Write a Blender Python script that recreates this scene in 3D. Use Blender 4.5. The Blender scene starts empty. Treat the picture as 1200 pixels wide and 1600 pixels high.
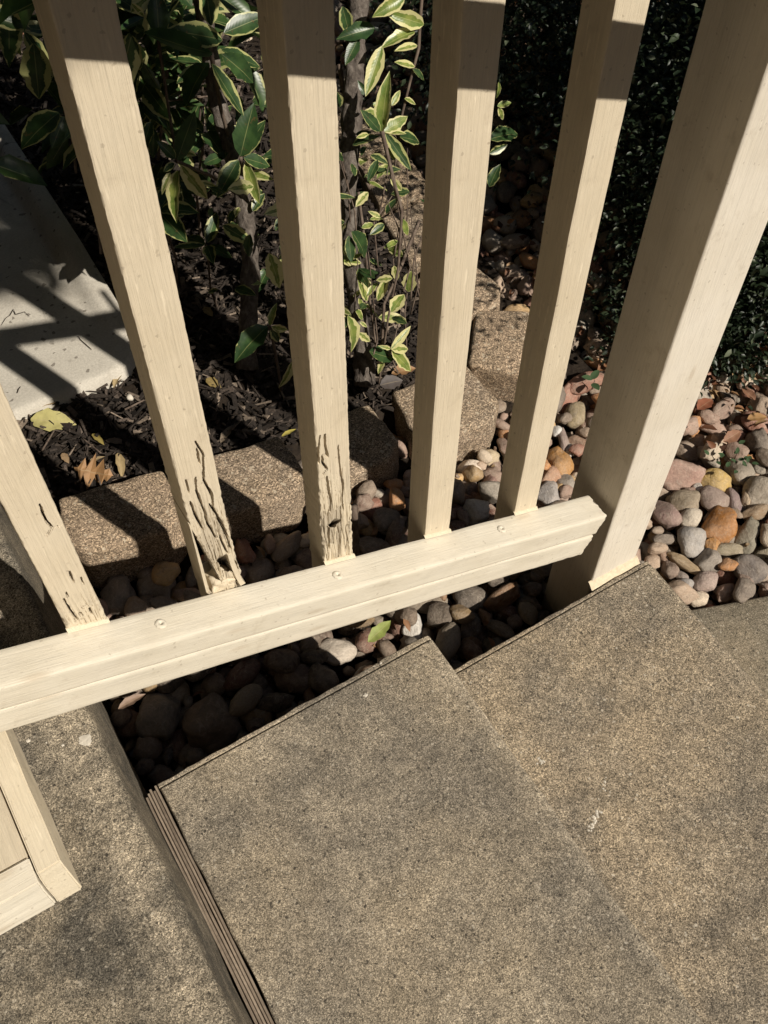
import bpy, bmesh, math, random
import numpy as np
from mathutils import Vector, Matrix, noise, Euler
random.seed(7); np.random.seed(7)
R = math.radians
S = bpy.context.scene
COL = S.collection

# ------------------------------------------------------------------ camera, sky, sun, exposure
TH, PSI, ROLL, FPX = 0.9673, 0.5571, -0.0118, 1591.86
CAMP = Vector((-0.1788, -0.5181, 0.9692))
_r = Vector((math.cos(PSI), -math.sin(PSI), 0)); _fh = Vector((math.sin(PSI), math.cos(PSI), 0)); _up = Vector((0, 0, 1))
FW = _fh*math.cos(TH) - _up*math.sin(TH); _dn = -(_fh*math.sin(TH) + _up*math.cos(TH))
RT = _r*math.cos(ROLL) + _dn*math.sin(ROLL); DN = -_r*math.sin(ROLL) + _dn*math.cos(ROLL)
cd = bpy.data.cameras.new('camera'); cam = bpy.data.objects.new('camera', cd); COL.objects.link(cam)
M = Matrix.Identity(4)
for i in range(3):
    M[i][0] = RT[i]; M[i][1] = -DN[i]; M[i][2] = -FW[i]; M[i][3] = CAMP[i]
cam.matrix_world = M
cd.sensor_fit = 'VERTICAL'; cd.sensor_height = 36; cd.lens = FPX/1600*36
cd.clip_start = .02; cd.clip_end = 500
S.camera = cam

AZ, EL = R(20.9), R(43.1)                      # shadows fall towards +Y and a little -X
SDIR = Vector((-math.sin(AZ)*math.cos(EL), math.cos(AZ)*math.cos(EL), -math.sin(EL)))
w = bpy.data.worlds.new('World'); S.world = w; w.use_nodes = True
nt = w.node_tree; nt.nodes.clear()
sky = nt.nodes.new('ShaderNodeTexSky'); sky.sky_type = 'NISHITA'; sky.sun_disc = False
sky.sun_elevation = EL; sky.sun_rotation = math.atan2(-SDIR.x, -SDIR.y)
bg = nt.nodes.new('ShaderNodeBackground'); bg.inputs[1].default_value = .05
wo = nt.nodes.new('ShaderNodeOutputWorld')
nt.links.new(sky.outputs[0], bg.inputs[0]); nt.links.new(bg.outputs[0], wo.inputs[0])
ld = bpy.data.lights.new('sun', 'SUN'); ld.energy = 4.6; ld.angle = R(.53); ld.color = (1, .93, .82)
sun = bpy.data.objects.new('sun', ld); COL.objects.link(sun)
sun.rotation_euler = SDIR.to_track_quat('-Z', 'Y').to_euler(); sun.location = (1.5, -4, 4)
S.view_settings.view_transform = 'Standard'; S.view_settings.look = 'None'
S.view_settings.gamma = 1; S.view_settings.use_curve_mapping = False
S.view_settings.exposure = 0.25

# ------------------------------------------------------------------ helpers
def ray(u, v): return (RT*((u-600)/FPX) + DN*((v-800)/FPX) + FW)
def onz(u, v, z): d = ray(u, v); return CAMP + d*((z-CAMP.z)/d.z)
def ony(u, v, y): d = ray(u, v); return CAMP + d*((y-CAMP.y)/d.y)

def tag(o, label=None, cat=None, group=None, kind=None):
    if label: o['label'] = label
    if cat: o['category'] = cat
    if group: o['group'] = group
    if kind: o['kind'] = kind
    return o
def link(o, parent=None):
    COL.objects.link(o)
    if parent: o.parent = parent
    return o
def empty(name, loc=(0, 0, 0)):
    o = bpy.data.objects.new(name, None); o.location = loc; o.empty_display_size = .05
    return link(o)
def mesh(name, verts, faces, mat, parent=None, smooth=False, loc=None, rot=None):
    me = bpy.data.meshes.new(name)
    me.from_pydata([tuple(v) for v in verts], [], [tuple(f) for f in faces])
    if mat: me.materials.append(mat)
    if smooth: me.polygons.foreach_set('use_smooth', [True]*len(me.polygons))
    me.update()
    o = bpy.data.objects.new(name, me)
    if loc is not None: o.location = loc
    if rot is not None: o.rotation_euler = rot
    return link(o, parent)
def frombm(name, bm, mat, parent=None, smooth=False, loc=None, rot=None):
    me = bpy.data.meshes.new(name); bm.normal_update(); bm.to_mesh(me); bm.free()
    if mat: me.materials.append(mat)
    if smooth: me.polygons.foreach_set('use_smooth', [True]*len(me.polygons))
    o = bpy.data.objects.new(name, me)
    if loc is not None: o.location = loc
    if rot is not None: o.rotation_euler = rot
    return link(o, parent)
def fattr(me, name, vals):
    a = me.attributes.new(name, 'FLOAT', 'POINT'); a.data.foreach_set('value', list(vals))
def cattr(me, name, vals):
    a = me.attributes.new(name, 'FLOAT_COLOR', 'POINT'); a.data.foreach_set('color', np.asarray(vals, np.float32).ravel())
def nz(x, y, z=0): return noise.noise(Vector((x, y, z)))

class NT:
    """tiny node-tree writer"""
    def __init__(s, name):
        s.m = bpy.data.materials.new(name); s.m.use_nodes = True; s.t = s.m.node_tree; s.t.nodes.clear()
        s.out = s.t.nodes.new('ShaderNodeOutputMaterial')
    def n(s, typ, **kw):
        o = s.t.nodes.new('ShaderNode'+typ)
        for k, v in kw.items(): setattr(o, k, v)
        return o
    def l(s, a, b): s.t.links.new(a, b)
    def inp(s, node, idx, v):
        if hasattr(v, 'is_output'): s.l(v, node.inputs[idx])
        else: node.inputs[idx].default_value = v
    def coord(s, scale=(1, 1, 1), which='Object', rot=(0, 0, 0)):
        c = s.n('TexCoord'); m = s.n('Mapping'); m.inputs['Scale'].default_value = scale; m.inputs['Rotation'].default_value = rot
        s.l(c.outputs[which], m.inputs[0]); return m.outputs[0]
    k = 1.0
    def noise(s, vec, scale, detail=4, rough=.55, dist=0):
        o = s.n('TexNoise'); s.l(vec, o.inputs['Vector']); o.inputs['Scale'].default_value = scale*s.k
        o.inputs['Detail'].default_value = detail; o.inputs['Roughness'].default_value = rough; o.inputs['Distortion'].default_value = dist
        return o.outputs['Fac']
    def voro(s, vec, scale, feat='F1', out='Distance', rnd=1):
        o = s.n('TexVoronoi', feature=feat); s.l(vec, o.inputs['Vector']); o.inputs['Scale'].default_value = scale
        o.inputs['Randomness'].default_value = rnd
        return o.outputs[out]
    def ramp(s, fac, stops, interp='LINEAR'):
        o = s.n('ValToRGB'); s.l(fac, o.inputs[0]); cr = o.color_ramp; cr.interpolation = interp
        while len(cr.elements) < len(stops): cr.elements.new(.5)
        for e, (p, c) in zip(cr.elements, stops):
            e.position = p; e.color = (c, c, c, 1) if not hasattr(c, '__len__') else (*c[:3], 1)
        return o.outputs[0]
    def mix(s, fac, a, b, mode='MIX'):
        o = s.n('MixRGB', blend_type=mode)
        for i, v in enumerate((fac, a, b)):
            if hasattr(v, 'is_output'): s.l(v, o.inputs[i])
            elif i == 0: o.inputs[0].default_value = v
            else: o.inputs[i].default_value = (*v[:3], 1) if hasattr(v, '__len__') else (v, v, v, 1)
        return o.outputs[0]
    def math(s, op, a, b=0.0, clamp=False):
        o = s.n('Math', operation=op, use_clamp=clamp); s.inp(o, 0, a); s.inp(o, 1, b); return o.outputs[0]
    def bump(s, h, strength=.5, dist=.001, normal=None):
        o = s.n('Bump'); o.inputs['Strength'].default_value = strength; o.inputs['Distance'].default_value = dist
        s.l(h, o.inputs['Height'])
        if normal: s.l(normal, o.inputs['Normal'])
        return o.outputs[0]
    def bsdf(s, color, rough=.8, normal=None, spec=.4):
        b = s.n('BsdfPrincipled')
        if hasattr(color, 'is_output'): s.l(color, b.inputs['Base Color'])
        else: b.inputs['Base Color'].default_value = (*color[:3], 1)
        s.inp(b, b.inputs.find('Roughness'), rough)
        b.inputs['Specular IOR Level'].default_value = spec
        if normal: s.l(normal, b.inputs['Normal'])
        s.l(b.outputs[0], s.out.inputs[0]); return b
    def attr(s, name, out='Fac'):
        a = s.n('Attribute'); a.attribute_name = name; return a.outputs[out]

# ------------------------------------------------------------------ materials
def concrete(name, warm, cool, pale, blotch=4.0, grain=1000, amp=1.0, flecks=.5):
    t = NT(name); v = t.coord()
    big = t.noise(v, blotch, 5, .62)
    mid = t.noise(v, blotch*5.5, 5, .65)
    c = t.mix(t.ramp(big, [(.40, 0), (.60, 1)]), cool, warm)
    c = t.mix(t.math('MULTIPLY', t.ramp(mid, [(.48, 0), (.75, 1)]), .55), c, pale)
    c = t.mix(t.math('MULTIPLY', t.ramp(t.noise(v, blotch*2.3, 6, .7, .6), [(.55, 0), (.72, 1)]), .5), c, [x*.55 for x in cool])
    c = t.mix(t.math('MULTIPLY', t.ramp(t.noise(v, 13, 6, .75, 1.5), [(.58, 0), (.72, 1)]), .42), c, [x*.5 for x in cool])
    c = t.mix(t.math('MULTIPLY', t.ramp(t.noise(v, 3.1, 5, .7, .8), [(.52, 0), (.68, 1)]), .4), c, [x*1.15 for x in pale])
    worn = t.attr('worn')
    c = t.mix(t.math('MULTIPLY', worn, t.ramp(t.noise(v, 48, 6, .75), [(.34, .1), (.6, .95)])), c, [x*1.12 for x in pale])
    # brushed scuffs
    vs = t.coord((1, 9, 1), rot=(0, 0, .9))
    sc = t.noise(vs, 26, 3, .6)
    c = t.mix(t.math('MULTIPLY', t.ramp(sc, [(.62, 0), (.8, 1)]), .22), c, pale)
    # patchy skin: fine light and dark scabs
    c = t.mix(.8, c, t.ramp(t.noise(v, 95, 6, .8, .4), [(.32, .55), (.5, 1), (.68, 1.42)]), 'MULTIPLY')
    # sand grains : each cell its own brightness
    g = t.voro(v, grain, out='Color')
    gs = t.n('SeparateColor'); t.l(g, gs.inputs[0])
    c = t.mix(.9*amp, c, t.ramp(gs.outputs[0], [(0, .18), (.25, .58), (.55, 1.0), (.85, 1.5), (1, 2.3)]), 'MULTIPLY')
    c = t.mix(.5*amp, c, t.ramp(t.noise(v, grain*.42, 3, .75), [(.30, .3), (.5, 1), (.70, 1.7)]), 'MULTIPLY')
    g2 = t.voro(v, grain*.42, out='Color'); gs2 = t.n('SeparateColor'); t.l(g2, gs2.inputs[0])
    c = t.mix(t.math('MULTIPLY', t.ramp(gs2.outputs[1], [(.984, 0), (.992, 1)]), flecks), c, (.62, .56, .46))
    c = t.mix(t.math('MULTIPLY', t.ramp(gs2.outputs[2], [(.985, 0), (.99, 1)]), .8), c, (.035, .03, .025))
    h = t.math('ADD', t.math('MULTIPLY', gs.outputs[0], .6), t.math('MULTIPLY', t.noise(v, 150, 4, .7), 1.0))
    t.bsdf(c, .9, t.bump(h, .7, .0012), .25)
    return t.m
CONC = concrete('upper step concrete', (.276, .228, .163), (.174, .150, .117), (.345, .292, .218), amp=.9, flecks=.4)
CONC_B = concrete('lower step concrete', (.288, .230, .158), (.176, .148, .112), (.36, .298, .216), blotch=5, grain=850, amp=1.0)
CONC_L = concrete('landing concrete', (.20, .168, .122), (.092, .082, .066), (.37, .312, .23), blotch=6.5, amp=1.0, flecks=.3)
CONC_W = concrete('walkway concrete', (.225, .185, .13), (.165, .145, .11), (.28, .235, .175), amp=.8)

def smooth_concrete():
    t = NT('splash block concrete'); v = t.coord()
    c = t.mix(t.ramp(t.noise(v, 5, 5, .6), [(.35, 0), (.7, 1)]), (.44, .405, .345), (.55, .515, .445))
    c = t.mix(.5, c, t.ramp(t.noise(v, 260, 3, .7), [(.3, .7), (.7, 1.3)]), 'MULTIPLY')
    cr = t.ramp(t.voro(v, 5.5, 'DISTANCE_TO_EDGE'), [(0, 1), (.012, 0)])
    c = t.mix(t.math('MULTIPLY', cr, t.ramp(t.noise(v, 4, 2), [(.5, 0), (.6, .7)])), c, (.12, .10, .08))
    c = t.mix(t.math('MULTIPLY', t.ramp(t.noise(v, 11, 6, .72, .6), [(.48, 0), (.72, 1)]), .45), c, (.25, .215, .17))
    po = t.voro(v, 170, out='Color'); ps = t.n('SeparateColor'); t.l(po, ps.inputs[0])
    c = t.mix(t.ramp(ps.outputs[0], [(.975, 0), (.985, .75)]), c, (.13, .11, .09))
    t.bsdf(c, .85, t.bump(t.noise(v, 180, 5, .7), .6, .0014), .3); return t.m
SPLASH = smooth_concrete()

def paint(name, axis, base=(.665, .578, .44), flake=.65):
    """cream house paint over rough-sawn wood; axis 0/2 is the grain direction"""
    t = NT(name)
    sc = [70, 70, 70]; sc[axis] = 2.2
    v = t.coord(tuple(sc)); vo = t.coord()
    grain = t.noise(v, 7, 6, .62, .25); fine = t.noise(v, 22, 3, .6)
    sc2 = [40, 40, 40]; sc2[axis] = 5
    v2 = t.coord(tuple(sc2))
    streak = t.noise(v2, 6, 3, .6)
    c = t.mix(t.ramp(t.noise(vo, 9, 4, .6), [(.3, 0), (.7, 1)]), base, [base[0]*.9, base[1]*.88, base[2]*.84])
    c = t.mix(t.math('MULTIPLY', t.ramp(grain, [(.35, 1), (.52, 0)]), .28), c, [x*.62 for x in base])
    c = t.mix(t.math('MULTIPLY', t.ramp(streak, [(.60, 0), (.72, 1)]), flake), c, [min(.86, x*1.22) for x in base])
    # grime, specks
    c = t.mix(t.math('MULTIPLY', t.ramp(t.noise(vo, 34, 5, .7), [(.58, 0), (.78, 1)]), .4), c, (.34, .27, .19))
    kn = t.voro(t.coord(tuple(7 if k == axis else 22 for k in range(3))), 1.0)
    c = t.mix(t.math('MULTIPLY', t.ramp(kn, [(.05, 1), (.13, 0)]), .35), c, (.40, .31, .21))
    c = t.mix(t.math('MULTIPLY', t.ramp(t.noise(vo, 6, 6, .75, .5), [(.55, 0), (.72, 1)]), .22), c, (.42, .36, .27))
    sp = t.voro(vo, 420, out='Color'); ss = t.n('SeparateColor'); t.l(sp, ss.inputs[0])
    c = t.mix(t.math('MULTIPLY', t.ramp(ss.outputs[0], [(.9935, 0), (.997, 1)]), .4), c, (.20, .15, .10))
    # bare weathered wood where the attribute says so
    bare = t.attr('bare')
    wood = t.mix(t.ramp(fine, [(.35, 0), (.65, 1)]), (.20, .165, .125), (.42, .36, .28))
    c = t.mix(bare, c, wood)
    h = t.math('ADD', t.math('MULTIPLY', grain, 1.0), t.math('MULTIPLY', fine, .5))
    b1 = t.bump(h, .55 if axis != 0 else .38, .0016)
    b2 = t.bump(t.noise(vo, 120, 4, .6), .25, .0008, b1)
    t.bsdf(c, .62, b2, .35)
    return t.m
PZ = paint('cream paint upright grain', 2)
PX = paint('cream paint lengthwise grain', 0, (.69, .638, .535), .35)
PY = paint('cream trim paint', 1, (.68, .60, .46), .5)
PP = paint('cream post paint', 2, (.735, .675, .58), .15)

def blockmat():
    t = NT('tan retaining block'); v = t.coord(); oi = t.n('ObjectInfo')
    c = t.mix(oi.outputs['Random'], (.355, .262, .18), (.29, .23, .172))
    c = t.mix(t.ramp(t.noise(v, 14, 5, .6), [(.35, 0), (.7, 1)]), c, (.28, .21, .14))
    c = t.mix(t.math('MULTIPLY', t.ramp(t.noise(v, 22, 6, .7), [(.5, 0), (.7, 1)]), .5), c, (.15, .12, .09))
    g = t.voro(v, 520, out='Color'); gs = t.n('SeparateColor'); t.l(g, gs.inputs[0])
    c = t.mix(1, c, t.ramp(gs.outputs[0], [(0, .3), (.3, .75), (.7, 1.1), (1, 2.3)]), 'MULTIPLY')
    g2 = t.voro(v, 250, out='Color'); gs2 = t.n('SeparateColor'); t.l(g2, gs2.inputs[0])
    c = t.mix(t.ramp(gs2.outputs[1], [(.95, 0), (.97, .8)]), c, (.52, .44, .33))
    h = t.math('ADD', gs.outputs[0], t.noise(v, 90, 5, .7))
    t.bsdf(c, .92, t.bump(h, .9, .0025), .2); return t.m
BLOCK = blockmat()

def stone(name, use_attr):
    t = NT(name); v = t.coord(); t.k = 1 if use_attr else 1/42
    if use_attr: base = t.attr('tint', 'Color'); v = t.coord()
    else:
        oi = t.n('ObjectInfo'); base = oi.outputs['Color']
        add = t.n('VectorMath', operation='MULTIPLY_ADD'); t.l(v, add.inputs[0]); add.inputs[1].default_value = (1, 1, 1)
        cmb = t.n('CombineXYZ'); t.l(oi.outputs['Random'], cmb.inputs[0]); t.l(t.math('MULTIPLY', oi.outputs['Random'], 7.3), cmb.inputs[1]); t.l(cmb.outputs[0], add.inputs[2])
        v = add.outputs[0]
    c = t.mix(t.math('MULTIPLY', t.ramp(t.noise(v, 45, 5, .65, .8), [(.38, 0), (.62, 1)]), .75), base, t.mix(.4, base, (.46, .38, .30)))
    c = t.mix(t.math('MULTIPLY', t.ramp(t.noise(v, 70, 6, .7, 1.2), [(.55, 0), (.72, 1)]), .4), c, [.12, .09, .07])
    c = t.mix(.55, c, t.ramp(t.noise(v, 320, 4, .75), [(.3, .55), (.55, 1), (.75, 1.5)]), 'MULTIPLY')
    vn = t.ramp(t.noise(v, 30, 3, .5, 2.0), [(.485, 0), (.5, 1), (.515, 0)])
    c = t.mix(t.math('MULTIPLY', vn, .3), c, (.5, .44, .36))
    t.bsdf(c, .72, t.bump(t.math('ADD', t.noise(v, 130, 5, .65), t.math('MULTIPLY', t.noise(v, 500, 2), .3)), .9, .003), .35); return t.m
STONE = stone('river stone', False); STONE_A = stone('river stone mass', True)

def soil():
    t = NT('dark soil'); v = t.coord()
    c = t.ramp(t.noise(v, 60, 6, .7), [(.3, (.012, .009, .007)), (.7, (.045, .034, .025))])
    t.bsdf(c, .95, t.bump(t.noise(v, 90, 6, .7), 1, .006), .1); return t.m
SOIL = soil()
def chipmat():
    t = NT('bark mulch'); v = t.coord((1, 1, 1))
    c = t.mix(1, t.attr('tint', 'Color'), t.ramp(t.noise(v, 260, 4, .7), [(.3, .45), (.7, 1.5)]), 'MULTIPLY')
    t.bsdf(c, .85, t.bump(t.noise(v, 420, 4, .7), .7, .001), .25); return t.m
CHIP = chipmat()
def barkmat():
    t = NT('rough bark'); v = t.coord((1, 1, .45))
    n1 = t.noise(v, 95, 6, .7, .4)
    c = t.ramp(n1, [(.3, (.03, .024, .02)), (.52, (.12, .10, .085)), (.75, (.25, .22, .19))])
    t.bsdf(c, .9, t.bump(n1, 1, .005), .2); return t.m
BARK = barkmat()
def twigmat():
    t = NT('brown twig'); v = t.coord((1, 1, .3))
    c = t.ramp(t.noise(v, 160, 4, .6), [(.3, (.06, .04, .03)), (.7, (.17, .13, .10))])
    t.bsdf(c, .8, t.bump(t.noise(v, 220, 3), .4, .001), .3); return t.m
TWIG = twigmat()

def leafmat(name, dark, light, cream, margin, use_attr=False):
    """variegated leaf: green heart, cream rim. uv.x = distance from midrib 0..1, uv.y along"""
    t = NT(name); t.k = 1 if use_attr else 1/15
    uv = t.n('UVMap'); sp = t.n('SeparateXYZ'); t.l(uv.outputs[0], sp.inputs[0])
    oi = t.n('ObjectInfo'); rnd = t.attr('rnd') if use_attr else oi.outputs['Random']
    v = t.coord()
    wob = t.math('MULTIPLY', t.math('SUBTRACT', t.noise(v, 85, 4, .6), .5), .85)
    e = t.math('ADD', sp.outputs[0], wob)
    e = t.math('ADD', e, t.math('MULTIPLY', t.math('SUBTRACT', rnd, .5), .62))
    c = t.mix(t.ramp(t.noise(v, 50, 3, .6), [(.35, 0), (.65, 1)]), dark, light)
    rib = t.ramp(sp.outputs[0], [(0, 1), (.05, 0)])
    vein = t.n('TexWave'); vein.wave_type = 'BANDS'; vein.inputs['Scale'].default_value = 4; vein.inputs['Distortion'].default_value = .5
    cm = t.n('CombineXYZ'); t.l(t.math('SUBTRACT', sp.outputs[1], t.math('MULTIPLY', sp.outputs[0], .18)), cm.inputs[0]); t.l(cm.outputs[0], vein.inputs[0])
    c = t.mix(t.math('MULTIPLY', t.ramp(vein.outputs['Fac'], [(.85, 0), (1, 1)]), .05), c, light)
    c = t.mix(t.ramp(e, [(margin-.03, 0), (margin+.03, 1)]), c, cream)
    c = t.mix(t.math('MULTIPLY', rib, .55), c, cream)
    c = t.mix(t.math('MULTIPLY', t.ramp(t.noise(v, 130, 3, .6), [(.66, 0), (.76, 1)]), .6), c, (.20, .10, .04))
    b = t.n('BsdfPrincipled'); t.l(c, b.inputs['Base Color']); b.inputs['Roughness'].default_value = .36; b.inputs['Specular IOR Level'].default_value = .5
    nrm = t.bump(t.math('ADD', vein.outputs['Fac'], t.math('MULTIPLY', rib, -2)), .12, .0004); t.l(nrm, b.inputs['Normal'])
    tr = t.n('BsdfTranslucent'); t.l(c, tr.inputs[0])
    mx = t.n('MixShader'); mx.inputs[0].default_value = .28; t.l(b.outputs[0], mx.inputs[1]); t.l(tr.outputs[0], mx.inputs[2])
    t.l(mx.outputs[0], t.out.inputs[0]); return t.m
LEAF_D = leafmat('variegated leaf dark', (.022, .05, .018), (.05, .10, .03), (.42, .42, .17), .84)
LEAF_L = leafmat('variegated leaf pale', (.11, .18, .035), (.27, .31, .075), (.64, .60, .29), .58)
LEAF_S = leafmat('variegated leaf crown', (.025, .055, .018), (.06, .11, .03), (.45, .44, .2), .8, True)
def plainleaf(name, stops, rough=.45, trans=.2):
    t = NT(name); rnd = t.attr('rnd'); c = t.ramp(rnd, stops)
    b = t.n('BsdfPrincipled'); t.l(c, b.inputs['Base Color']); b.inputs['Roughness'].default_value = rough
    tr = t.n('BsdfTranslucent'); t.l(c, tr.inputs[0]); mx = t.n('MixShader'); mx.inputs[0].default_value = trans
    t.l(b.outputs[0], mx.inputs[1]); t.l(tr.outputs[0], mx.inputs[2]); t.l(mx.outputs[0], t.out.inputs[0]); return t.m
EVER = plainleaf('small evergreen leaf', [(0, (.012, .022, .01)), (.7, (.022, .036, .016)), (.93, (.05, .07, .035)), (1, (.15, .17, .11))])
def dryleaf():
    t = NT('dry leaf'); t.k = 1/15; oi = t.n('ObjectInfo'); v = t.coord(); uv = t.n('UVMap'); sp = t.n('SeparateXYZ'); t.l(uv.outputs[0], sp.inputs[0])
    c = t.mix(t.math('MULTIPLY', t.ramp(t.noise(v, 70, 4, .6), [(.4, 0), (.7, 1)]), .5), oi.outputs['Color'], t.mix(.65, oi.outputs['Color'], (.05, .03, .015)))
    c = t.mix(t.math('MULTIPLY', t.ramp(sp.outputs[0], [(0, 1), (.08, 0)]), .4), c, (.45, .36, .22))
    b = t.n('BsdfPrincipled'); t.l(c, b.inputs['Base Color']); b.inputs['Roughness'].default_value = .6
    t.l(t.bump(t.noise(v, 150, 4, .6), .5, .001), b.inputs['Normal'])
    tr = t.n('BsdfTranslucent'); t.l(c, tr.inputs[0]); mx = t.n('MixShader'); mx.inputs[0].default_value = .2
    t.l(b.outputs[0], mx.inputs[1]); t.l(tr.outputs[0], mx.inputs[2]); t.l(mx.outputs[0], t.out.inputs[0]); return t.m
DRY = dryleaf()
def jointmat():
    t = NT('weathered fibre board'); v = t.coord((1, .03, 1))
    c = t.ramp(t.noise(v, 240, 4, .6), [(.3, (.13, .10, .075)), (.7, (.33, .265, .20))])
    c = t.mix(.5, c, t.ramp(t.noise(t.coord(), 200, 4, .7), [(.3, .6), (.7, 1.3)]), 'MULTIPLY')
    t.bsdf(c, .95, t.bump(t.noise(v, 300, 3), .6, .001), .15); return t.m
JOINT = jointmat()
def plain(name, col, rough=.8):
    t = NT(name); v = t.coord(); c = t.mix(.5, col, t.ramp(t.noise(v, 120, 4, .7), [(.3, .6), (.7, 1.35)]), 'MULTIPLY')
    t.bsdf(c, rough, t.bump(t.noise(v, 200, 4, .7), .4, .001)); return t.m
CHALK = plain('dried white paint', (.55, .50, .42)); CAULK = plain('cracked caulk', (.60, .50, .36)); DEBRIS = plain('dark debris', (.035, .025, .018))

# ------------------------------------------------------------------ geometry constants (metres)
T = .3958                       # the railing falls this much per metre of run
WR = .0436                      # depth of the bottom rail
HR = .0853
XB = [-.193, -.0496, .0915, .2313, .3756]
BW = .038; BD = .0398
ZL, ZC, ZR, ZW = -.074, -.2354, -.3971, -.557
YS = -.0107
ZB = -.375                      # top of the retaining blocks
ZM = -.405                      # top of the splash block
def rz(x): return -T*x          # top of bottom rail

# ------------------------------------------------------------------ the setting
def sheet(name, x0, x1, y0, y1, nx, ny, zf, mat, parent=None, kind='structure', smooth=True):
    xs = np.linspace(x0, x1, nx); ys = np.linspace(y0, y1, ny)
    V = [(x, y, zf(x, y)) for y in ys for x in xs]
    F = [(j*nx+i, j*nx+i+1, (j+1)*nx+i+1, (j+1)*nx+i) for j in range(ny-1) for i in range(nx-1)]
    o = mesh(name, V, F, mat, parent, smooth)
    return tag(o, kind=kind)
g = sheet('ground', -60, 60, -60, 60, 25, 25, lambda x, y: -.75, SOIL)
tag(g, 'dark bare soil under the stones and mulch')

def bed_z(x, y):                # base under the river stones
    k = min(1, max(0, (x+.05)/.8))
    e = min(1, max(0, (.34-y)/.16))
    return -.505 - .05*e*(1-k) - .112*k + .01*nz(x*6, y*6)
rock_bed = sheet('river_rock_bed', -.7, 3.2, -.9, 3.2, 60, 60, lambda x, y: bed_z(x, y)-.012, SOIL)
tag(rock_bed, 'bed of mixed river stones beside the steps')

def slab(name, xs, ys, ztop, zbot, drop_x, drop_y, mat, parent=None, jit=.0012, amp=.0006, seed=0, nose=(.010, .012, .5)):
    """xs, ys sorted coordinates; drop_x/drop_y give the edge rounding; a skirt closes it to zbot"""
    nx, ny = len(xs), len(ys); V = []
    for j, y in enumerate(ys):
        for i, x in enumerate(xs):
            jx = jit*nz(y*9, seed)*2.6 + jit*nz(y*40, seed+2)*1.2 + jit*nz(y*150, seed+3)*.9 if (i < 4 or i > nx-5) else 0
            jy = jit*nz(x*9, seed+9)*2.2 + jit*nz(x*40, seed+7)*1.2 + jit*nz(x*150, seed+5)*.9 if (j < 4 or j > ny-5) else 0
            dz = max(drop_x(x), drop_y(y)) if (drop_x(x) == 0 or drop_y(y) == 0) else math.hypot(drop_x(x), drop_y(y))
            V.append((x+jx, y+jy, ztop - dz + amp*nz(x*30, y*30, seed) + .0012*nz(x*4, y*4, seed)))
    F = [(j*nx+i, j*nx+i+1, (j+1)*nx+i+1, (j+1)*nx+i) for j in range(ny-1) for i in range(nx-1)]
    ring = [i for i in range(nx)] + [j*nx+nx-1 for j in range(1, ny)] + [(ny-1)*nx+i for i in range(nx-2, -1, -1)] + [j*nx for j in range(ny-2, 0, -1)]
    prev = ring; steps = 4
    for s in range(1, steps+1):
        cur = []
        for k in ring:
            x, y, z = V[k]; q = s/steps
            cur.append(len(V)); V.append((x+.0015*nz(x*20, y*20, z+s), y+.0015*nz(y*20, x*20, s), z+(zbot-z)*q))
        n = len(ring)
        for k in range(n): F.append((prev[(k+1) % n], prev[k], cur[k], cur[(k+1) % n]))
        prev = cur
    o = mesh(name, V, F, mat, parent, True)
    x1 = xs[-1]; y1 = ys[-1]
    fattr(o.data, 'worn', [max(0, 1-abs(x1-nose[0]-v[0])/nose[1])*nose[2] if v[2] > ztop-.02 and nose else 0 for v in V])
    return o
def rnd_drop(edge, r, sign):     # quarter-round towards +edge (sign 1) or -edge (sign -1)
    def f(x):
        d = (x-(edge-sign*r))*sign
        if d <= 0: return 0
        d = min(d, r); return r - math.sqrt(max(0, r*r-d*d))
    return f
def axis(a, b, r0, r1, step):
    """coordinates with a rounded end of radius r0 at a and r1 at b"""
    L = []
    if r0: L += [a + r0*(1-math.cos(k*math.pi/10)) if 0 else a + r0*(1-math.sin(math.pi/2*(1-k/5))) for k in range(5)]
    else: L += [a]
    n = max(2, int((b-r1-a-r0)/step)); L += list(np.linspace(a+r0, b-r1, n))
    if r1: L += [b - r1*(1-math.sin(math.pi/2*(k/5))) for k in range(1, 6)]
    return sorted(set(round(float(x), 5) for x in L))

LX = [(-.222, 0), (-.2185, .0004), (-.2160, .0016), (-.2140, .0040), (-.2125, .0085), (-.2105, .025), (-.2070, .07), (-.2035, .13)]
def ldrop(x):
    for (xa, da), (xb, db) in zip(LX, LX[1:]):
        if xa <= x <= xb+1e-6: return da+(db-da)*(x-xa)/(xb-xa)
    return 0 if x < LX[0][0] else .13
landing = slab('porch_landing', sorted(set([round(float(v), 5) for v in np.linspace(-3.2, -.24, 90)]+[v for v, _ in LX])), axis(-2.2, .45, 0, .01, .03), ZL, -.62,
               ldrop, rnd_drop(.45, .01, 1), CONC_L, None, .0011, .0008, 3, nose=(.035, .03, .8))
tag(landing, 'weathered grey concrete porch landing with rounded front edge', kind='structure')
steps = empty('concrete_steps', (.2, -.1, -.557))
tag(steps, 'two brown-grey sandy concrete steps going down past the railing post', 'steps')
def keep(o, p):
    o.parent = p; o.matrix_parent_inverse = p.matrix_basis.inverted(); return o
def ydrop(edge):
    # a formed rim runs along the side: 8 mm wide, just below the tread, with a narrow groove behind it
    def f(y):
        if y > edge-.0015: return .0055
        if y > edge-.0075: return .0014
        if y > edge-.0098: return .0048
        return 0
    return f
def yax(y0, edge): return sorted([round(float(v), 5) for v in np.linspace(y0, edge-.03, 60)] + [edge-k for k in (.02, .0135, .0112, .0100, .0096, .0078, .0072, .0050, .0030, .0018, .0012, 0)])
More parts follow.
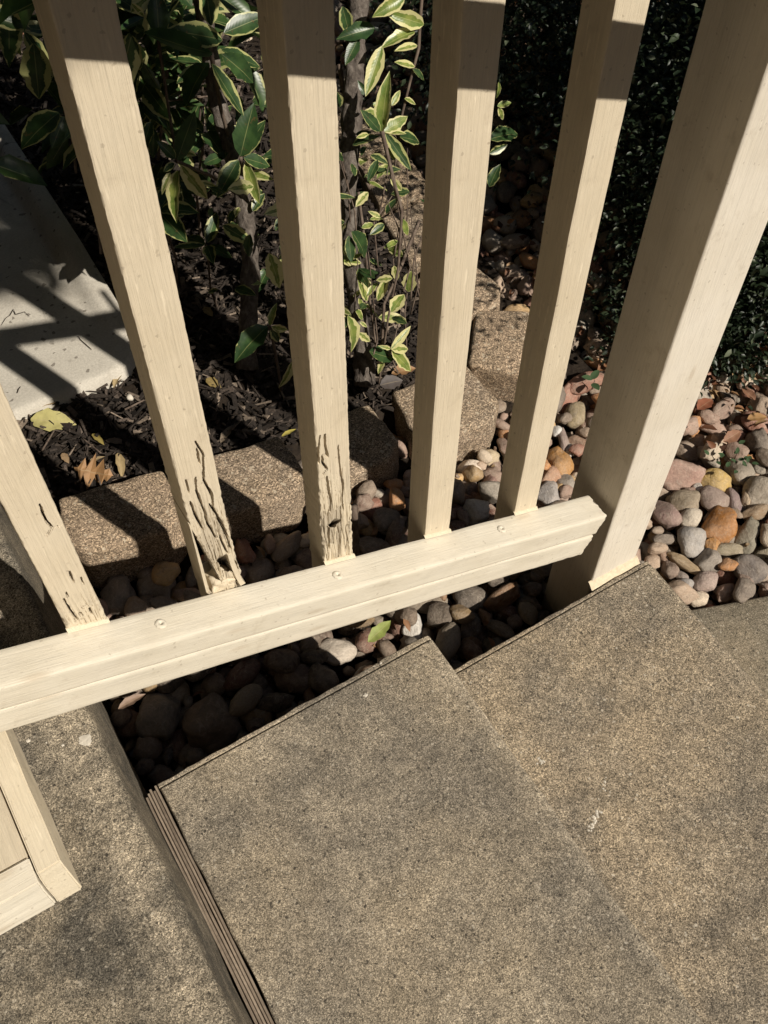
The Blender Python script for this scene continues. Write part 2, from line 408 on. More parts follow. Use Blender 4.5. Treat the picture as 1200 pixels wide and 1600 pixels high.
up = slab('step', axis(-.1832, .2088, .003, .005, .012), yax(-1.5, YS), ZC, -.62, lambda x: max(rnd_drop(.2088, .005, 1)(x), rnd_drop(-.1832, .003, -1)(x)), ydrop(YS), CONC, None, .0014, .0007, 11, nose=(.002, .0055, 1.0))
keep(up, steps); tag(up, 'upper step, nearer the landing')
lo = slab('step', axis(.17, .6296, 0, .007, .014), yax(-1.9, YS), ZR, -.66, rnd_drop(.6296, .007, 1), ydrop(YS), CONC_B, None, .0014, .0007, 17)
keep(lo, steps); tag(lo, 'lower step, beside the post')
# crumbled grit along the lower step's inner side edge
# walkway at the foot of the steps, its edge turning away
def walkway():
    V = []; F = []; n = 40
    xs = np.linspace(.60, 4.2, n)
    def ye(x): return -.072 - .36*(x-.733) + .02*(x-.733)**2
    rows = [(0, .006), (.002, .002), (.006, 0), (.05, 0), (.3, 0), (.9, 0), (2.2, 0)]
    for k, (dy, dz) in enumerate(rows):
        for x in xs: V.append((x, ye(x)-dy+.0015*nz(x*40, 1), ZW-dz+.001*nz(x*10, dy*10)))
    base = len(V)
    for x in xs: V.append((x, ye(x)+.001, ZW-.14))
    for k in range(len(rows)-1):
        for i in range(n-1): F.append((k*n+i, (k+1)*n+i, (k+1)*n+i+1, k*n+i+1))
    for i in range(n-1): F.append((base+i, i, i+1, base+i+1))
    return tag(mesh('walkway', V, F, CONC_W, None, True), 'grey concrete walkway at the foot of the steps', kind='structure')
walkway()

# expansion joint: ribbed fibre boards standing on edge between landing and upper step
def joint():
    root = empty('expansion_joint', (-.192, -.3, ZC))
    tag(root, 'weathered brown fibre strips wedged between landing and upper step', 'expansion joint')
    y0, y1 = -1.5, -.0165; n = 90
    for k in range(5):
        a = -.2026+.0037*k; V = []; F = []
        end = y1 + [-.004, 0, .003, -.001, .004][k]
        for i in range(n):
            y = y0+(end-y0)*i/(n-1)
            wob = .0011*nz(y*8, k*7)+.0004*nz(y*60, k*3) ; top = ZC-.004 + .0026*nz(y*9, k*5, 2) + .0012*nz(y*70, k, 4) + [0, -.001, .0004, -.0007, .0009][k]
            for dx, dz in ((0, -.05), (0, -.0016), (.0006, -.0002), (.0026, 0), (.0033, -.0016), (.0033, -.05)): V.append((a+wob+dx+.192, y+.3, top+dz-ZC))
        for i in range(n-1):
            for q in range(5): F.append((i*6+q, (i+1)*6+q, (i+1)*6+q+1, i*6+q+1))
        F.append(tuple((n-1)*6+q for q in range(6))[::-1])
        mesh('fibre_strip', V, F, JOINT, root)
joint()

# ------------------------------------------------------------------ splash block
def splash():
    x0, x1, y0, y1 = -.50, .138, .80, 1.75; V = []; F = []
    nx, ny = 70, 90; root_z = ZM
    for j in range(ny+1):
        for i in range(nx+1):
            a = i/nx; b = j/ny
            x = x0+(x1-x0)*a; y = y0+(y1-y0)*b
            # rounded near corner
            rr = .075; cx, cy = x1-rr, y0+rr
            if x > cx and y < cy:
                d = math.hypot(x-cx, y-cy); m = max((x-cx), (cy-y))
                if d > 0: x, y = cx+(x-cx)*m/d, cy+(y-cy)*m/d
            e = min(x1-x, x-x0) if 1 else 0
            if x > cx and y < cy: e = rr-math.hypot(x-cx, y-cy); 
            ey = y-y0
            # side curb rises 26 mm, fading to nothing at the open end
            k = min(1, max(0, (y-y0-.05)/.28)); q = min(1, max(0, (.062-min(x1-x, x-x0))/.035)); q = q*q*(3-2*q)
            z = .034*k*q
            for dd in (e, ey):
                if dd < .006: z -= (.006-dd)**2*70
            V.append((x-(x0+x1)/2, y-y0, z+.0012*nz(x*12, y*12)))
    W = nx+1
    F = [(j*W+i, j*W+i+1, (j+1)*W+i+1, (j+1)*W+i) for j in range(ny) for i in range(nx)]
    ring = list(range(W)) + [j*W+nx for j in range(1, ny+1)] + [ny*W+i for i in range(nx-1, -1, -1)] + [j*W for j in range(ny-1, 0, -1)]
    base = len(V)
    for k in ring: V.append((V[k][0], V[k][1], -.06))
    n = len(ring)
    for k in range(n): F.append((ring[(k+1) % n], ring[k], base+k, base+(k+1) % n))
    o = mesh('splash_block', V, F, SPLASH, None, True, ((x0+x1)/2, y0, root_z))
    return tag(o, 'smooth grey concrete splash block with raised side curb on the mulch', 'splash block')
splash()

# ------------------------------------------------------------------ retaining blocks, a low curved edging
wall = empty('block_edging', (.35, .45, ZB-.11))
tag(wall, 'low curved edging of tan split-face concrete blocks around the mulch bed', 'edging')
def block(cx, cy, rot, wd, dp, zt, h=.115, seed=0, tilt=0):
    hw = wd/2; ch = .035
    prof = [(-hw, -dp/2+ch), (-hw+ch, -dp/2), (hw-ch, -dp/2), (hw, -dp/2+ch), (hw*.86, dp/2), (-hw*.86, dp/2)]
    bm = bmesh.new()
    vs = [bm.verts.new((x, y, 0)) for x, y in prof]; f = bm.faces.new(vs)
    r = bmesh.ops.extrude_face_region(bm, geom=[f])
    for v in r['geom']:
        if isinstance(v, bmesh.types.BMVert): v.co.z = -h
    bmesh.ops.recalc_face_normals(bm, faces=bm.faces)
    bmesh.ops.bevel(bm, geom=list(bm.edges), offset=.0085, segments=3, profile=.5, affect='EDGES')
    bmesh.ops.subdivide_edges(bm, edges=[e for e in bm.edges if e.calc_length() > .02], cuts=9, use_grid_fill=True)
    for v in bm.verts:
        p = v.co*1.0
        d = Vector((nz(p.x*40+seed, p.y*40, p.z*40), nz(p.y*40, p.z*40+seed, p.x*40), nz(p.z*40, p.x*40, p.y*40+seed)))
        v.co += d*.0028 + Vector((nz(p.x*110, p.y*110+seed, p.z*110), nz(p.y*110, p.z*110, p.x*110+seed), nz(p.z*110+seed, p.x*110, p.y*110)))*.0016 + Vector((nz(p.x*9, p.y*9, seed), nz(p.y*9, seed, p.z*9), nz(p.x*9, seed+4, p.y*9)*.5))*.004
    o = frombm('block', bm, BLOCK, None, True, (cx, cy, zt), (tilt, 0, rot)); keep(o, wall)
BLK = [(-.27, .535, R(-8), .2, .135, ZB), (-.052, .488, R(-11), .2, .125, ZB), (.152, .455, R(-9), .2, .125, ZB-.012), (.375, .487, R(-4), .165, .14, -.472), (.577, .478, R(-6), .185, .145, -.476), (.768, .552, R(50), .175, .14, -.476),
       (.770, .722, R(98), .17, .13, -.474), (.80, .905, R(82), .18, .13, -.476), (.835, 1.09, R(80), .18, .13, -.474), (.87, 1.28, R(82), .18, .13, -.478)]
for i, b in enumerate(BLK):
    block(*b, seed=i*3.7, tilt=R(random.uniform(-2, 2)))

# ------------------------------------------------------------------ mulch bed
def in_bed(x, y):
    pts = [(-.9, .56), (-.27, .58), (-.05, .53), (.15, .50), (.38, .54), (.57, .535), (.67, .60), (.70, .72), (.73, .90), (.77, 1.09), (.80, 1.28), (.84, 2.6), (-.9, 2.6)]
    c = False; n = len(pts)
    for i in range(n):
        (xa, ya), (xb, yb) = pts[i], pts[i-1]
        if (ya > y) != (yb > y) and x < (xb-xa)*(y-ya)/(yb-ya)+xa: c = not c
    return c
def mulch_z(x, y): return -.432 - .06*min(1, max(0, (x-.2)/.25)) + .012*nz(x*5, y*5, 1) + .006*nz(x*18, y*18, 2)
def mulch():
    xs = np.linspace(-.9, .92, 64); ys = np.linspace(.44, 2.6, 76); V = []; idx = {}; F = []
    for j, y in enumerate(ys):
        for i, x in enumerate(xs): V.append((x, y, mulch_z(x, y)-.006 if in_bed(x, y) else -.56))
    W = len(xs)
    F = [(j*W+i, j*W+i+1, (j+1)*W+i+1, (j+1)*W+i) for j in range(len(ys)-1) for i in range(W-1)]
    tag(mesh('mulch_bed', V, F, SOIL, None, True), 'dark mulch bed behind the block edging', kind='structure')
    V = []; F = []; C = []
    box = [(0, 1, 3, 2), (4, 6, 7, 5), (0, 4, 5, 1), (2, 3, 7, 6), (0, 2, 6, 4), (1, 5, 7, 3)]
    n = 0
    while n < 15000:
        y = .46+1.9*random.random()**1.35; x = random.uniform(-.7, .88)
        if not in_bed(x, y): continue
        if -.5 < x < .13 and y > .81: continue
        n += 1
        ln = random.choice([.008, .012, .016, .02, .028, .036])*random.uniform(.8, 1.2); wd = min(.008, ln*random.uniform(.14, .5)); th = random.uniform(.0012, .0035)
        if random.random() < .3: ln *= 1.6; wd = .0022; th = .0016
        m = Euler((random.gauss(0, .35), random.gauss(0, .35), random.uniform(0, 6.28))).to_matrix()
        c = Vector((x, y, mulch_z(x, y)+random.uniform(-.002, .008)))
        b = len(V); tp = random.uniform(.5, 1)
        for sx in (-1, 1):
            for sy in (-1, 1):
                for sz in (-1, 1):
                    V.append(c + m @ Vector((sx*ln/2, sy*wd/2*(tp if sx > 0 else 1)+random.uniform(-.0018, .0018), sz*th/2+random.uniform(-.0008, .0008))))
        F += [tuple(b+q for q in f) for f in box]
        k = random.random(); t = random.uniform(.6, 1.4)
        col = (.026, .020, .016) if k < .68 else ((.065, .05, .04) if k < .9 else (.16, .125, .095))
        C += [(col[0]*t, col[1]*t, col[2]*t, 1)]*8
    o = mesh('mulch_chips', V, F, CHIP); cattr(o.data, 'tint', C)
    tag(o, 'shredded dark bark mulch', kind='stuff')
mulch()

# ------------------------------------------------------------------ railing
rail = empty('stair_railing', (0, 0, ZC))
tag(rail, 'cream painted wooden stair railing with rotted baluster feet and square end post', 'railing')
SL = math.atan(T)
def board(name, x0, x1, y0, y1, ztop, th, mat, parent, crack=None, endj=0, sag=0, nx=220, ny=10):
    """sloping board in its own frame: local x along the slope. ztop measured vertically at x"""
    c = math.cos(SL); L0, L1 = x0/c, x1/c; t = th*c
    prof = []
    r = .0028
    for k in range(ny+1): prof.append((y0+r+(y1-y0-2*r)*k/ny, 0, 0, 1))
    prof = [(y0, -r)] + [(y0+.0008, -.0008)] + [(y0+r+(y1-y0-2*r)*k/ny, 0) for k in range(ny+1)] + [(y1-.0008, -.0008), (y1, -r), (y1, -t*.5), (y1, -t+r), (y1-r, -t), (y0+r, -t), (y0+.0008, -t+.0008), (y0, -t+r)]
    nf = 12
    prof += [(y0, -t+r+(t-2*r)*k/nf) for k in range(1, nf)]
    n = len(prof); V = []; F = []; B = []
    for i in range(nx+1):
        x = L0+(L1-L0)*i/nx
        for (y, z) in prof:
            xx = x
            if endj and i >= nx-3: xx += endj*nz(y*160, z*160, 3)+endj*.5*nz(y*400, z*300, 3)
            yy = y+.0006*nz(x*16, z*60, 1); zz = z+.0007*nz(x*13, y*50, 5)
            if sag: zz -= sag*max(0, (i/nx-.86)/.14)**1.5*(1+.5*nz(x*90, 3)); zz -= .0016*max(0, nz(x*35, 7)-.15)*(z > -.004)
            V.append((xx, yy, zz)); B.append(0)
    for i in range(nx):
        for k in range(n): F.append((i*n+k, (i+1)*n+k, (i+1)*n+(k+1) % n, i*n+(k+1) % n))
    F.append(tuple(range(n))); F.append(tuple(nx*n+k for k in range(n))[::-1])
    F = [f[::-1] for f in F]
    o = mesh(name, V, F, mat, None, True, (0, 0, ztop), (0, SL, 0)); fattr(o.data, 'bare', B)
    o.data.set_sharp_from_angle(angle=R(40)) if hasattr(o.data, 'set_sharp_from_angle') else None
    keep(o, parent); return o
XE = .5105
tb = board('rail_board', -.62, XE, 0, WR, 0, .0405, PX, rail, endj=.004)
tag(tb, 'upper board of the bottom rail, with screw heads')
bb = board('rail_board', -.62, .497, .0004, WR-.001, -.0411, HR-.0411, PX, rail, endj=.0045, sag=.0045)
tag(bb, 'lower board of the bottom rail, split at its end')
# paint skin and splinters at the broken rail end
def shard(name, pts, th, mat, parent, bare=0.0):
    """pts: outline in world, extruded along y by th"""
    n = len(pts); V = [Vector(p) for p in pts]+[Vector(p)+Vector((0, th, 0)) for p in pts]
    F = [tuple(range(n)), tuple(range(2*n-1, n-1, -1))]+[(i, i+n, (i+1) % n+n, (i+1) % n) for i in range(n)]
    o = mesh(name, V, F, mat); fattr(o.data, 'bare', [bare]*len(V)); keep(o, parent); return o
for px, py in [(252, 975), (528, 899), (784, 827)]:
    q = onz(px, py, -.05)
    d = ray(px, py); k = (rz(CAMP.x)-CAMP.z)/(d.z+T*d.x); q = CAMP+d*k
    bm = bmesh.new(); prof = [(0, -.0012), (.0012, -.0012), (.0016, .0002), (.0036, .0006), (.0052, .0004), (.0064, -.0004)]
    N = 20; rings = []
    for (r_, z_) in prof: rings.append([bm.verts.new((r_*math.cos(a*6.283/N)*(1+.1*math.sin(3*a)), r_*math.sin(a*6.283/N), z_*1.6)) for a in range(N)] if r_ else [bm.verts.new((0, 0, z_))])
    for a in range(N): bm.faces.new((rings[0][0], rings[1][a], rings[1][(a+1) % N]))
    for k2 in range(1, len(rings)-1):
        for a in range(N): bm.faces.new((rings[k2][a], rings[k2+1][a], rings[k2+1][(a+1) % N], rings[k2][(a+1) % N]))
    o = frombm('screw_head', bm, PX, None, True, q+Vector((0, 0, .0016)), (0, SL, .2)); fattr(o.data, 'bare', [0]*len(o.data.vertices))
    keep(o, tb)

# --- balusters
def bal_uv(i, u, v):
    p = ony(u, v, WR); return (p.x-XB[i], p.z)
def pl(i, pts, ox, oy, s): return [bal_uv(i, ox+a/s, oy+b/s) for a, b in pts]
CR = {0: [], 1: [], 2: []}
def crack(i, pts, ox, oy, s, w_=.0008, d_=.012): CR[i].append((pl(i, pts, ox, oy, s), w_, d_))
# rotted foot of the leftmost baluster
for c in ([(370, 170), (400, 250), (440, 330), (490, 390), (590, 360)], [(490, 390), (440, 460)], [(620, 990), (635, 1030), (600, 1060), (660, 1160), (730, 1260)], [(750, 1150), (800, 1110)], [(750, 1190), (765, 1215)]):
    crack(0, c, 0, 760, 6, .0007, .010)
for c in ([(650, 800), (690, 900)], [(760, 860), (780, 920)], [(840, 1150), (860, 1200)]): crack(0, c, 0, 760, 6, .0005, .006)
for c in ([(390, 270), (400, 400), (480, 600), (510, 720), (560, 800), (590, 860), (625, 845), (660, 940), (695, 1010)], [(460, 80), (470, 300), (550, 440), (560, 560)], [(520, 520), (600, 640), (690, 850), (720, 950)], [(340, 500), (400, 650), (470, 780)]):
    crack(1, c, 240, 700, 6, .0007, .011)
for c in ([(400, 0), (430, 150)], [(560, 560), (640, 700), (700, 840)], [(300, 300), (330, 420)], [(390, -60), (470, 80)]): crack(1, c, 240, 700, 6, .0005, .006)
for c in ([(405, 170), (410, 280), (430, 380), (385, 370), (385, 440), (425, 500), (390, 545)], [(425, 570), (440, 690), (462, 800), (455, 900)], [(450, 1060), (445, 1240)]): crack(2, c, 440, 650, 6, .0009, .012)
for c in ([(530, 280), (540, 400), (560, 560), (580, 640), (570, 780), (580, 900)], [(600, 1060), (615, 1030)], [(360, 180), (345, 330), (355, 450)]): crack(2, c, 440, 650, 6, .0005, .006)
def seg_d(px, pz, a, b):
    ax, az = a; bx, bz = b; dx, dz = bx-ax, bz-az; L = dx*dx+dz*dz
    t_ = max(0, min(1, ((px-ax)*dx+(pz-az)*dz)/L)) if L else 0
    return math.hypot(px-ax-t_*dx, pz-az-t_*dz)

def baluster(i, label=None):
    x0 = XB[i]; zb = rz(x0+BW)-.07; zrail = rz(x0+BW/2); ztop = rz(x0)+.955
    dense = i in (0, 1, 2)
    zlo, zhi = zrail-.02, zrail+(.26 if dense else .0)
    if dense: zs = [zb] + list(np.arange(zlo, zhi, .0014)) + list(np.linspace(zhi+.004, ztop, 180))
    else: zs = [zb] + list(np.linspace(zlo, zlo+.05, 18)) + list(np.linspace(zlo+.06, ztop, 50))
    nf = 76 if dense else 10; r = .0024
    P = []                                     # outline: (x, y, face)
    P += [(0, r, 'c'), (.0007, .0007, 'c')]
    P += [(r+(BW-2*r)*k/nf, 0, 'f') for k in range(nf+1)]
    P += [(BW-.0007, .0007, 'c'), (BW, r, 'r'), (BW, BD*.5, 'r'), (BW, BD-r, 'r'), (BW-r, BD, 'b'), (BW*.5, BD, 'b'), (r, BD, 'b'), (0, BD-r, 'l')]
    nl = 10
    P += [(0, BD-r-(BD-2*r)*k/nl, 'l') for k in range(1, nl)]
    V = []; B = []
    for z in zs:
        h = z-zrail
        dmg = 0
        if dense: dmg = max(0, min(1, (.20-h)/.12)) if i else max(0, min(1, (.07-h)/.05))*.7
        for (x, y, f) in P:
            dzz = 0; dx = .0005*nz(z*11, x*60+i*9, 1); dy = .0005*nz(z*11, x*60+i*9, 4); bare = 0
            # ragged long edges
            if f == 'c' or abs(x) < .0031 or abs(x-BW) < .0031:
                e = (.0006+.0014*dmg)*nz(z*120, i*5+x*400, 2)
                dx += e; 
                if dense and dmg > .2 and f in 'cf' and x < .005: dy += dmg*.0022*max(0, nz(z*55, i*3, 7)+.15)
            if f in 'fc' and dense and -.02 < h < 9:
                # grain relief, stronger towards the foot
                dy += (.00022+.0014*dmg)*nz(x*420+i*4, z*18, 3) + dmg*.0008*nz(x*900, z*60, 5)
                if dmg > .12:                  # paint and wood lifted in long ragged flakes of different depth
                    uu = x+.0028*nz(z*13, i*3, 1)+.0007*nz(z*85, i, 5); cc = math.floor(uu/.0046)
                    hs = math.sin(cc*12.99+i*4.1)*43758.5; hs -= math.floor(hs)
                    zz = math.floor((z+hs*.09+.006*nz(x*260, cc, 2))/(.028+.05*hs)); h2 = math.sin(zz*78.23+cc*37.7+i)*9631.7; h2 -= math.floor(h2)
                    dy += .0019*dmg*h2*min(1, dmg*1.5); bare = max(bare, .55*dmg*(h2 > .62)*h2)
                    gl = abs(nz(x*230+i*3+.25*math.sin(z*60), z*7, 9))
                    if gl < .045*dmg: dy += .0022*dmg*(1-gl/.045); bare = max(bare, .6*dmg)
                for pts, w_, d_ in CR[i]:
                    if not (min(p[1] for p in pts)-.01 < z < max(p[1] for p in pts)+.01): continue
                    dd = min(seg_d(x, z, pts[k], pts[k+1]) for k in range(len(pts)-1)) + .0005*nz(x*500, z*120, 8) + .0004*nz(x*1500, z*500, 2)
                    zf = [p[1] for p in pts]; fz = (z-min(zf))/max(1e-4, max(zf)-min(zf)); fz = max(0, 4*fz*(1-fz))**.5 if max(zf)-min(zf) > .012 else 1
                    ww = w_*max(.5, .8+.9*nz(z*40, x*30+w_*9000, 6))*(.3+.85*fz); ww = ww-.0004 if ww < .0002 else ww
                    if dd < ww+.0005:
                        q = min(1, max(0, (ww+.0005-dd)/.0005))
                        dy += d_*q; bare = max(bare, q)
                    elif False: pass
                if i == 2:                     # the diamond hole near the foot
                    hx, hz = bal_uv(2, 440+497/6, 650+1015/6)
                    q = abs(x-hx)/.0078+abs(z-hz)/.0062
                    if q < 1.25: dy += .032*min(1, (1.25-q)/.2); dzz = -.055*min(1, (1.25-q)/.2); bare = 1
                if i == 1:                     # the ragged hole at the right of the foot
                    hx, hz = bal_uv(1, 240+690/6, 700+1090/6)
                    a, b = x-hx, z-hz
                    q = math.hypot((a-(-.25*b))/.0066, b/.018)+.25*nz(x*300, z*200, 3)
                    if q < 1.1: dy += .032*min(1, (1.1-q)/.25); dzz = -.05*min(1, (1.1-q)/.25); bare = max(bare, min(1, (1.15-q)/.2))
            X, Y = x+dx, y+dy
            if i == 1 and h < .135:            # left third rots away towards the foot, leaving a void behind a sliver
                k = (.135-h)/.135; cut = .0190*k**.85
                if h > .004: 
                    if X < cut+.003 and f in 'lcfb': 
                        X = cut + .0012*nz(z*200, y*200, 4)+max(0, X-.003)*.3; 
                        if f in 'lc': bare = max(bare, min(1, k*1.4))
                    if X > BW*.72: X += .0035*k*k*(1 if h > .012 else -1.4)
            V.append((X, Y, z+dzz)); B.append(min(1, bare))
    n = len(P); F = []
    for a in range(len(zs)-1):
        for k in range(n): F.append((a*n+k, a*n+(k+1) % n, (a+1)*n+(k+1) % n, (a+1)*n+k))
    F.append(tuple((len(zs)-1)*n+k for k in range(n)))
    me_v = [(x-BW/2, y, z-zrail) for x, y, z in V]
    o = mesh('baluster', me_v, F, PZ, None, True, (x0+BW/2, WR, zrail)); fattr(o.data, 'bare', B)
    o.data.set_sharp_from_angle(angle=R(38 if not dense else 42))
    keep(o, rail)
    if label: o['label'] = label
    return o, zrail
HB = []
LB = ['leftmost baluster, paint flaking and cracked at its foot', 'second baluster from the left, its rotted foot split wide open', 'middle baluster, cracked with a small hole above its foot', None, None]
BAL = []
for i in range(5): BAL.append(baluster(i, LB[i]))
# pieces of the split foot
o1, z1 = BAL[1]
def prism(name, rows, mat, parent, bare=.2):
    """rows: list of (z, [(x,y)*4]) stacked into a closed bar"""
    V = []; F = []
    for z, q in rows:
        for x, y in q: V.append((x, y, z))
    n = 4
    for a in range(len(rows)-1):
        for k in range(n): F.append((a*n+k, a*n+(k+1) % n, (a+1)*n+(k+1) % n, (a+1)*n+k))
    F.append(tuple(range(n))[::-1]); F.append(tuple((len(rows)-1)*n+k for k in range(n)))
    o = mesh(name, V, F, mat); fattr(o.data, 'bare', [bare]*len(V)); keep(o, parent); return o
rows = []
for k in range(14):                                   # the long sliver still standing on the left face
    h = -.012+.152*k/13; q = max(0, (.14-h)/.15)
    xx = XB[1]-.0002; tw = .0008+.0026*math.sin(min(1, q*1.2)*1.57)
    yy = WR+.006*q+.001*nz(h*90, 2)
    rows.append((z1+h, [(xx, yy), (xx+tw, yy), (xx+tw, WR+BD-.003), (xx, WR+BD-.001)]))
prism('splinter', rows, PZ, o1, .05)
rows = []
for k in range(12):                                   # the loose tongue on the right
    h = .004+.062*k/11; q = 1-k/11
    xx = XB[1]+BW-.0075+.0055*q*q+.0006*nz(h*200, 1); tw = .0055-.0012*abs(q-.5)
    if k == 0: tw = .006
    rows.append((z1-.006+h, [(xx, WR-.0035*q), (xx+tw, WR-.003*q), (xx+tw, WR+.010), (xx, WR+.009)]))
prism('splinter', rows, PZ, o1, .1)
# lump of old paint holding the stub of the split foot
def lump(name, c, sx, sy, sz, mat, parent, seed, bare=0.0):
    bm = bmesh.new(); bmesh.ops.create_icosphere(bm, subdivisions=4, radius=1)
    for v in bm.verts:
        p = v.co.copy(); k = 1+.28*nz(p.x*2+seed, p.y*2, p.z*2)+.12*nz(p.x*6, p.y*6+seed, p.z*6)
        p = Vector((max(-.8, min(.8, p.x*1.1)), max(-.75, min(.75, p.y*1.1)), p.z))*k
        v.co = Vector((p.x*sx, p.y*sy, p.z*sz))
    o = frombm(name, bm, mat, None, True, c, (0, SL*.8, 0)); fattr(o.data, 'bare', [bare]*len(o.data.vertices)); keep(o, parent); return o
lump('paint_lump', (XB[1]+.019, WR+.011, rz(XB[1]+.019)+.005), .0165, .014, .0145, PZ, o1, 1.3)
# paint skirts where the balusters meet the rail
for i in (0, 2, 3, 4):
    V = []; F = []; n = 26
    for k in range(n):
        x = XB[i]-.0012+(BW+.0026)*k/(n-1); z0 = rz(x)
        hgt = .0035+.0022*abs(nz(x*160, i))+ (.003 if i == 0 else 0)*abs(nz(x*300, 4))
        V += [(x, WR-.0032-.0012*abs(nz(x*220, i+3)), z0+.0003), (x, WR-.0014, z0+hgt*.6), (x, WR-.0004, z0+hgt), (x, WR+.002, z0+hgt*.8)]
    for k in range(n-1):
        for q in range(3): F.append((k*4+q, (k+1)*4+q, (k+1)*4+q+1, k*4+q+1))
    o = mesh('paint_bead', V, F, PZ, None, True); fattr(o.data, 'bare', [0]*len(V)); keep(o, BAL[i][0])
# handrail (above the picture, it throws the dark band over the balusters) and the square end post
tr_ = board('top_rail', -.62, .53, 0, WR-.001, .985, .040, PX, rail, nx=40)
hr = board('handrail', -.62, .545, -.130, -.092, .840, .028, PX, rail, nx=40)
for bx in (-.45, .50):
    tube_pts = [(bx, .0, rz(bx)+.80), (bx, -.06, rz(bx)+.77), (bx, -.11, rz(bx)+.80), (bx, -.111, rz(bx)+.815)]
    HB.append((bx, tube_pts))
def post():
    x0, wd, dp = .5256, .0882, .0871; r = .0032; z0, z1 = -.66, 1.0
    out = []
    for cx, cy, a0 in ((x0+r, r, 180), (x0+wd-r, r, 270), (x0+wd-r, dp-r, 0), (x0+r, dp-r, 90)):
        for k in range(6):
            a = R(a0+18*k); out.append((cx+r*math.cos(a), cy+r*math.sin(a)))
    full = []
    for k in range(len(out)):
        a, b = out[k], out[(k+1) % len(out)]; d = math.hypot(b[0]-a[0], b[1]-a[1]); m = max(1, int(d/.008))
        for q in range(m): full.append((a[0]+(b[0]-a[0])*q/m, a[1]+(b[1]-a[1])*q/m))
    zs = np.linspace(z0, z1, 170); V = []; F = []; B = []; n = len(full)
    for z in zs:
        for x, y in full:
            e = .0012*nz(z*14, x*30, y*30)+.0006*nz(z*60, x*90, y*90)
            V.append((x+e-x0-wd/2, y+e*.6-dp/2, z)); B.append(0)
    for a in range(len(zs)-1):
        for k in range(n): F.append((a*n+k, a*n+(k+1) % n, (a+1)*n+(k+1) % n, (a+1)*n+k))
    F.append(tuple((len(zs)-1)*n+k for k in range(n)))
    o = mesh('end_post', V, F, PP, None, True, (x0+wd/2, dp/2, 0)); fattr(o.data, 'bare', B); keep(o, rail)
    # cracked bead of caulk where the post meets the step
    V = []; F = []; n = 60
    for k in range(n):
        x = x0-.006+(wd+.008)*k/(n-1); w_ = .0045+.003*abs(nz(x*90, 3))+.002*nz(x*300, 1); hh = .004+.006*abs(nz(x*70, 8))
        V += [(x, YS+.0006-.0015*abs(nz(x*200, 2)), ZR-.004), (x, YS+.003, ZR-.001+.001*nz(x*160, 5)), (x, -.004, ZR+hh*.5), (x, -.0003, ZR+hh), (x, .002, ZR+hh)]
    for k in range(n-1):
        for q in range(4): F.append((k*5+q, (k+1)*5+q, (k+1)*5+q+1, k*5+q+1))
    c = mesh('caulk_bead', V, F, CAULK, None, True); keep(c, o)
post()

# ------------------------------------------------------------------ porch column with base trim (lower left)
colm = empty('porch_column', (-.5, .15, ZL))
tag(colm, 'boxed cream porch column base with mitred trim boards standing on the landing', 'column')
def grainboard(name, V8, mat, parent, seg=24):
    """hexahedron given by 8 corners (bottom 4 ccw, top 4 ccw), bevelled a little"""
    bm = bmesh.new(); vs = [bm.verts.new(v) for v in V8]
    for f in ((3, 2, 1, 0), (4, 5, 6, 7), (0, 1, 5, 4), (1, 2, 6, 5), (2, 3, 7, 6), (3, 0, 4, 7)): bm.faces.new([vs[k] for k in f])
    bmesh.ops.recalc_face_normals(bm, faces=bm.faces)
    bmesh.ops.bevel(bm, geom=list(bm.edges), offset=.0015, segments=2, affect='EDGES')
    bmesh.ops.subdivide_edges(bm, edges=[e for e in bm.edges if e.calc_length() > .03], cuts=10, use_grid_fill=True)
    for v in bm.verts: v.co += Vector((nz(v.co.x*30, v.co.y*30, v.co.z*30), nz(v.co.y*30, v.co.z*30, 3), nz(v.co.z*30, v.co.x*30, 6)))*.0011 + Vector((nz(v.co.y*120, v.co.z*120, 2), nz(v.co.x*120, v.co.z*120, 5), 0))*.0007
    o = frombm(name, bm, mat, None, False); fattr(o.data, 'bare', [0]*len(o.data.vertices)); keep(o, parent); return o
def hexa(x0, x1, y0, y1, z0, z1): return [(x0, y0, z0), (x1, y0, z0), (x1, y1, z0), (x0, y1, z0), (x0, y0, z1), (x1, y0, z1), (x1, y1, z1), (x0, y1, z1)]
TZ = -.012
grainboard('trim_board', [(-.315, -.141, ZL), (-.289, -.141, ZL), (-.291, .34, ZL), (-.315, .34, ZL), (-.3155, -.128, TZ), (-.2915, -.128, TZ), (-.292, .34, TZ), (-.3155, .34, TZ)], PY, colm)
PYX = PX
grainboard('trim_board', [(-.72, -.141, ZL), (-.3165, -.141, ZL), (-.3165, -.1065, ZL), (-.72, -.1065, ZL), (-.72, -.134, TZ-.006), (-.317, -.134, TZ-.006), (-.317, -.1065, TZ-.006), (-.72, -.1065, TZ-.006)], PYX, colm)
cap = grainboard('cap_board', hexa(-.72, -.3160, -.1060, .34, ZL, TZ-.0085), PY, colm)
fattr_ = cap.data.attributes['bare'].data
for v_ in cap.data.vertices: fattr_[v_.index].value = max(0, min(.75, .25+.9*nz(v_.co.x*40, v_.co.y*9, 3)))
grainboard('shaft', hexa(-.72, -.43, -.06, .30, TZ-.003, 2.4), PZ, colm)

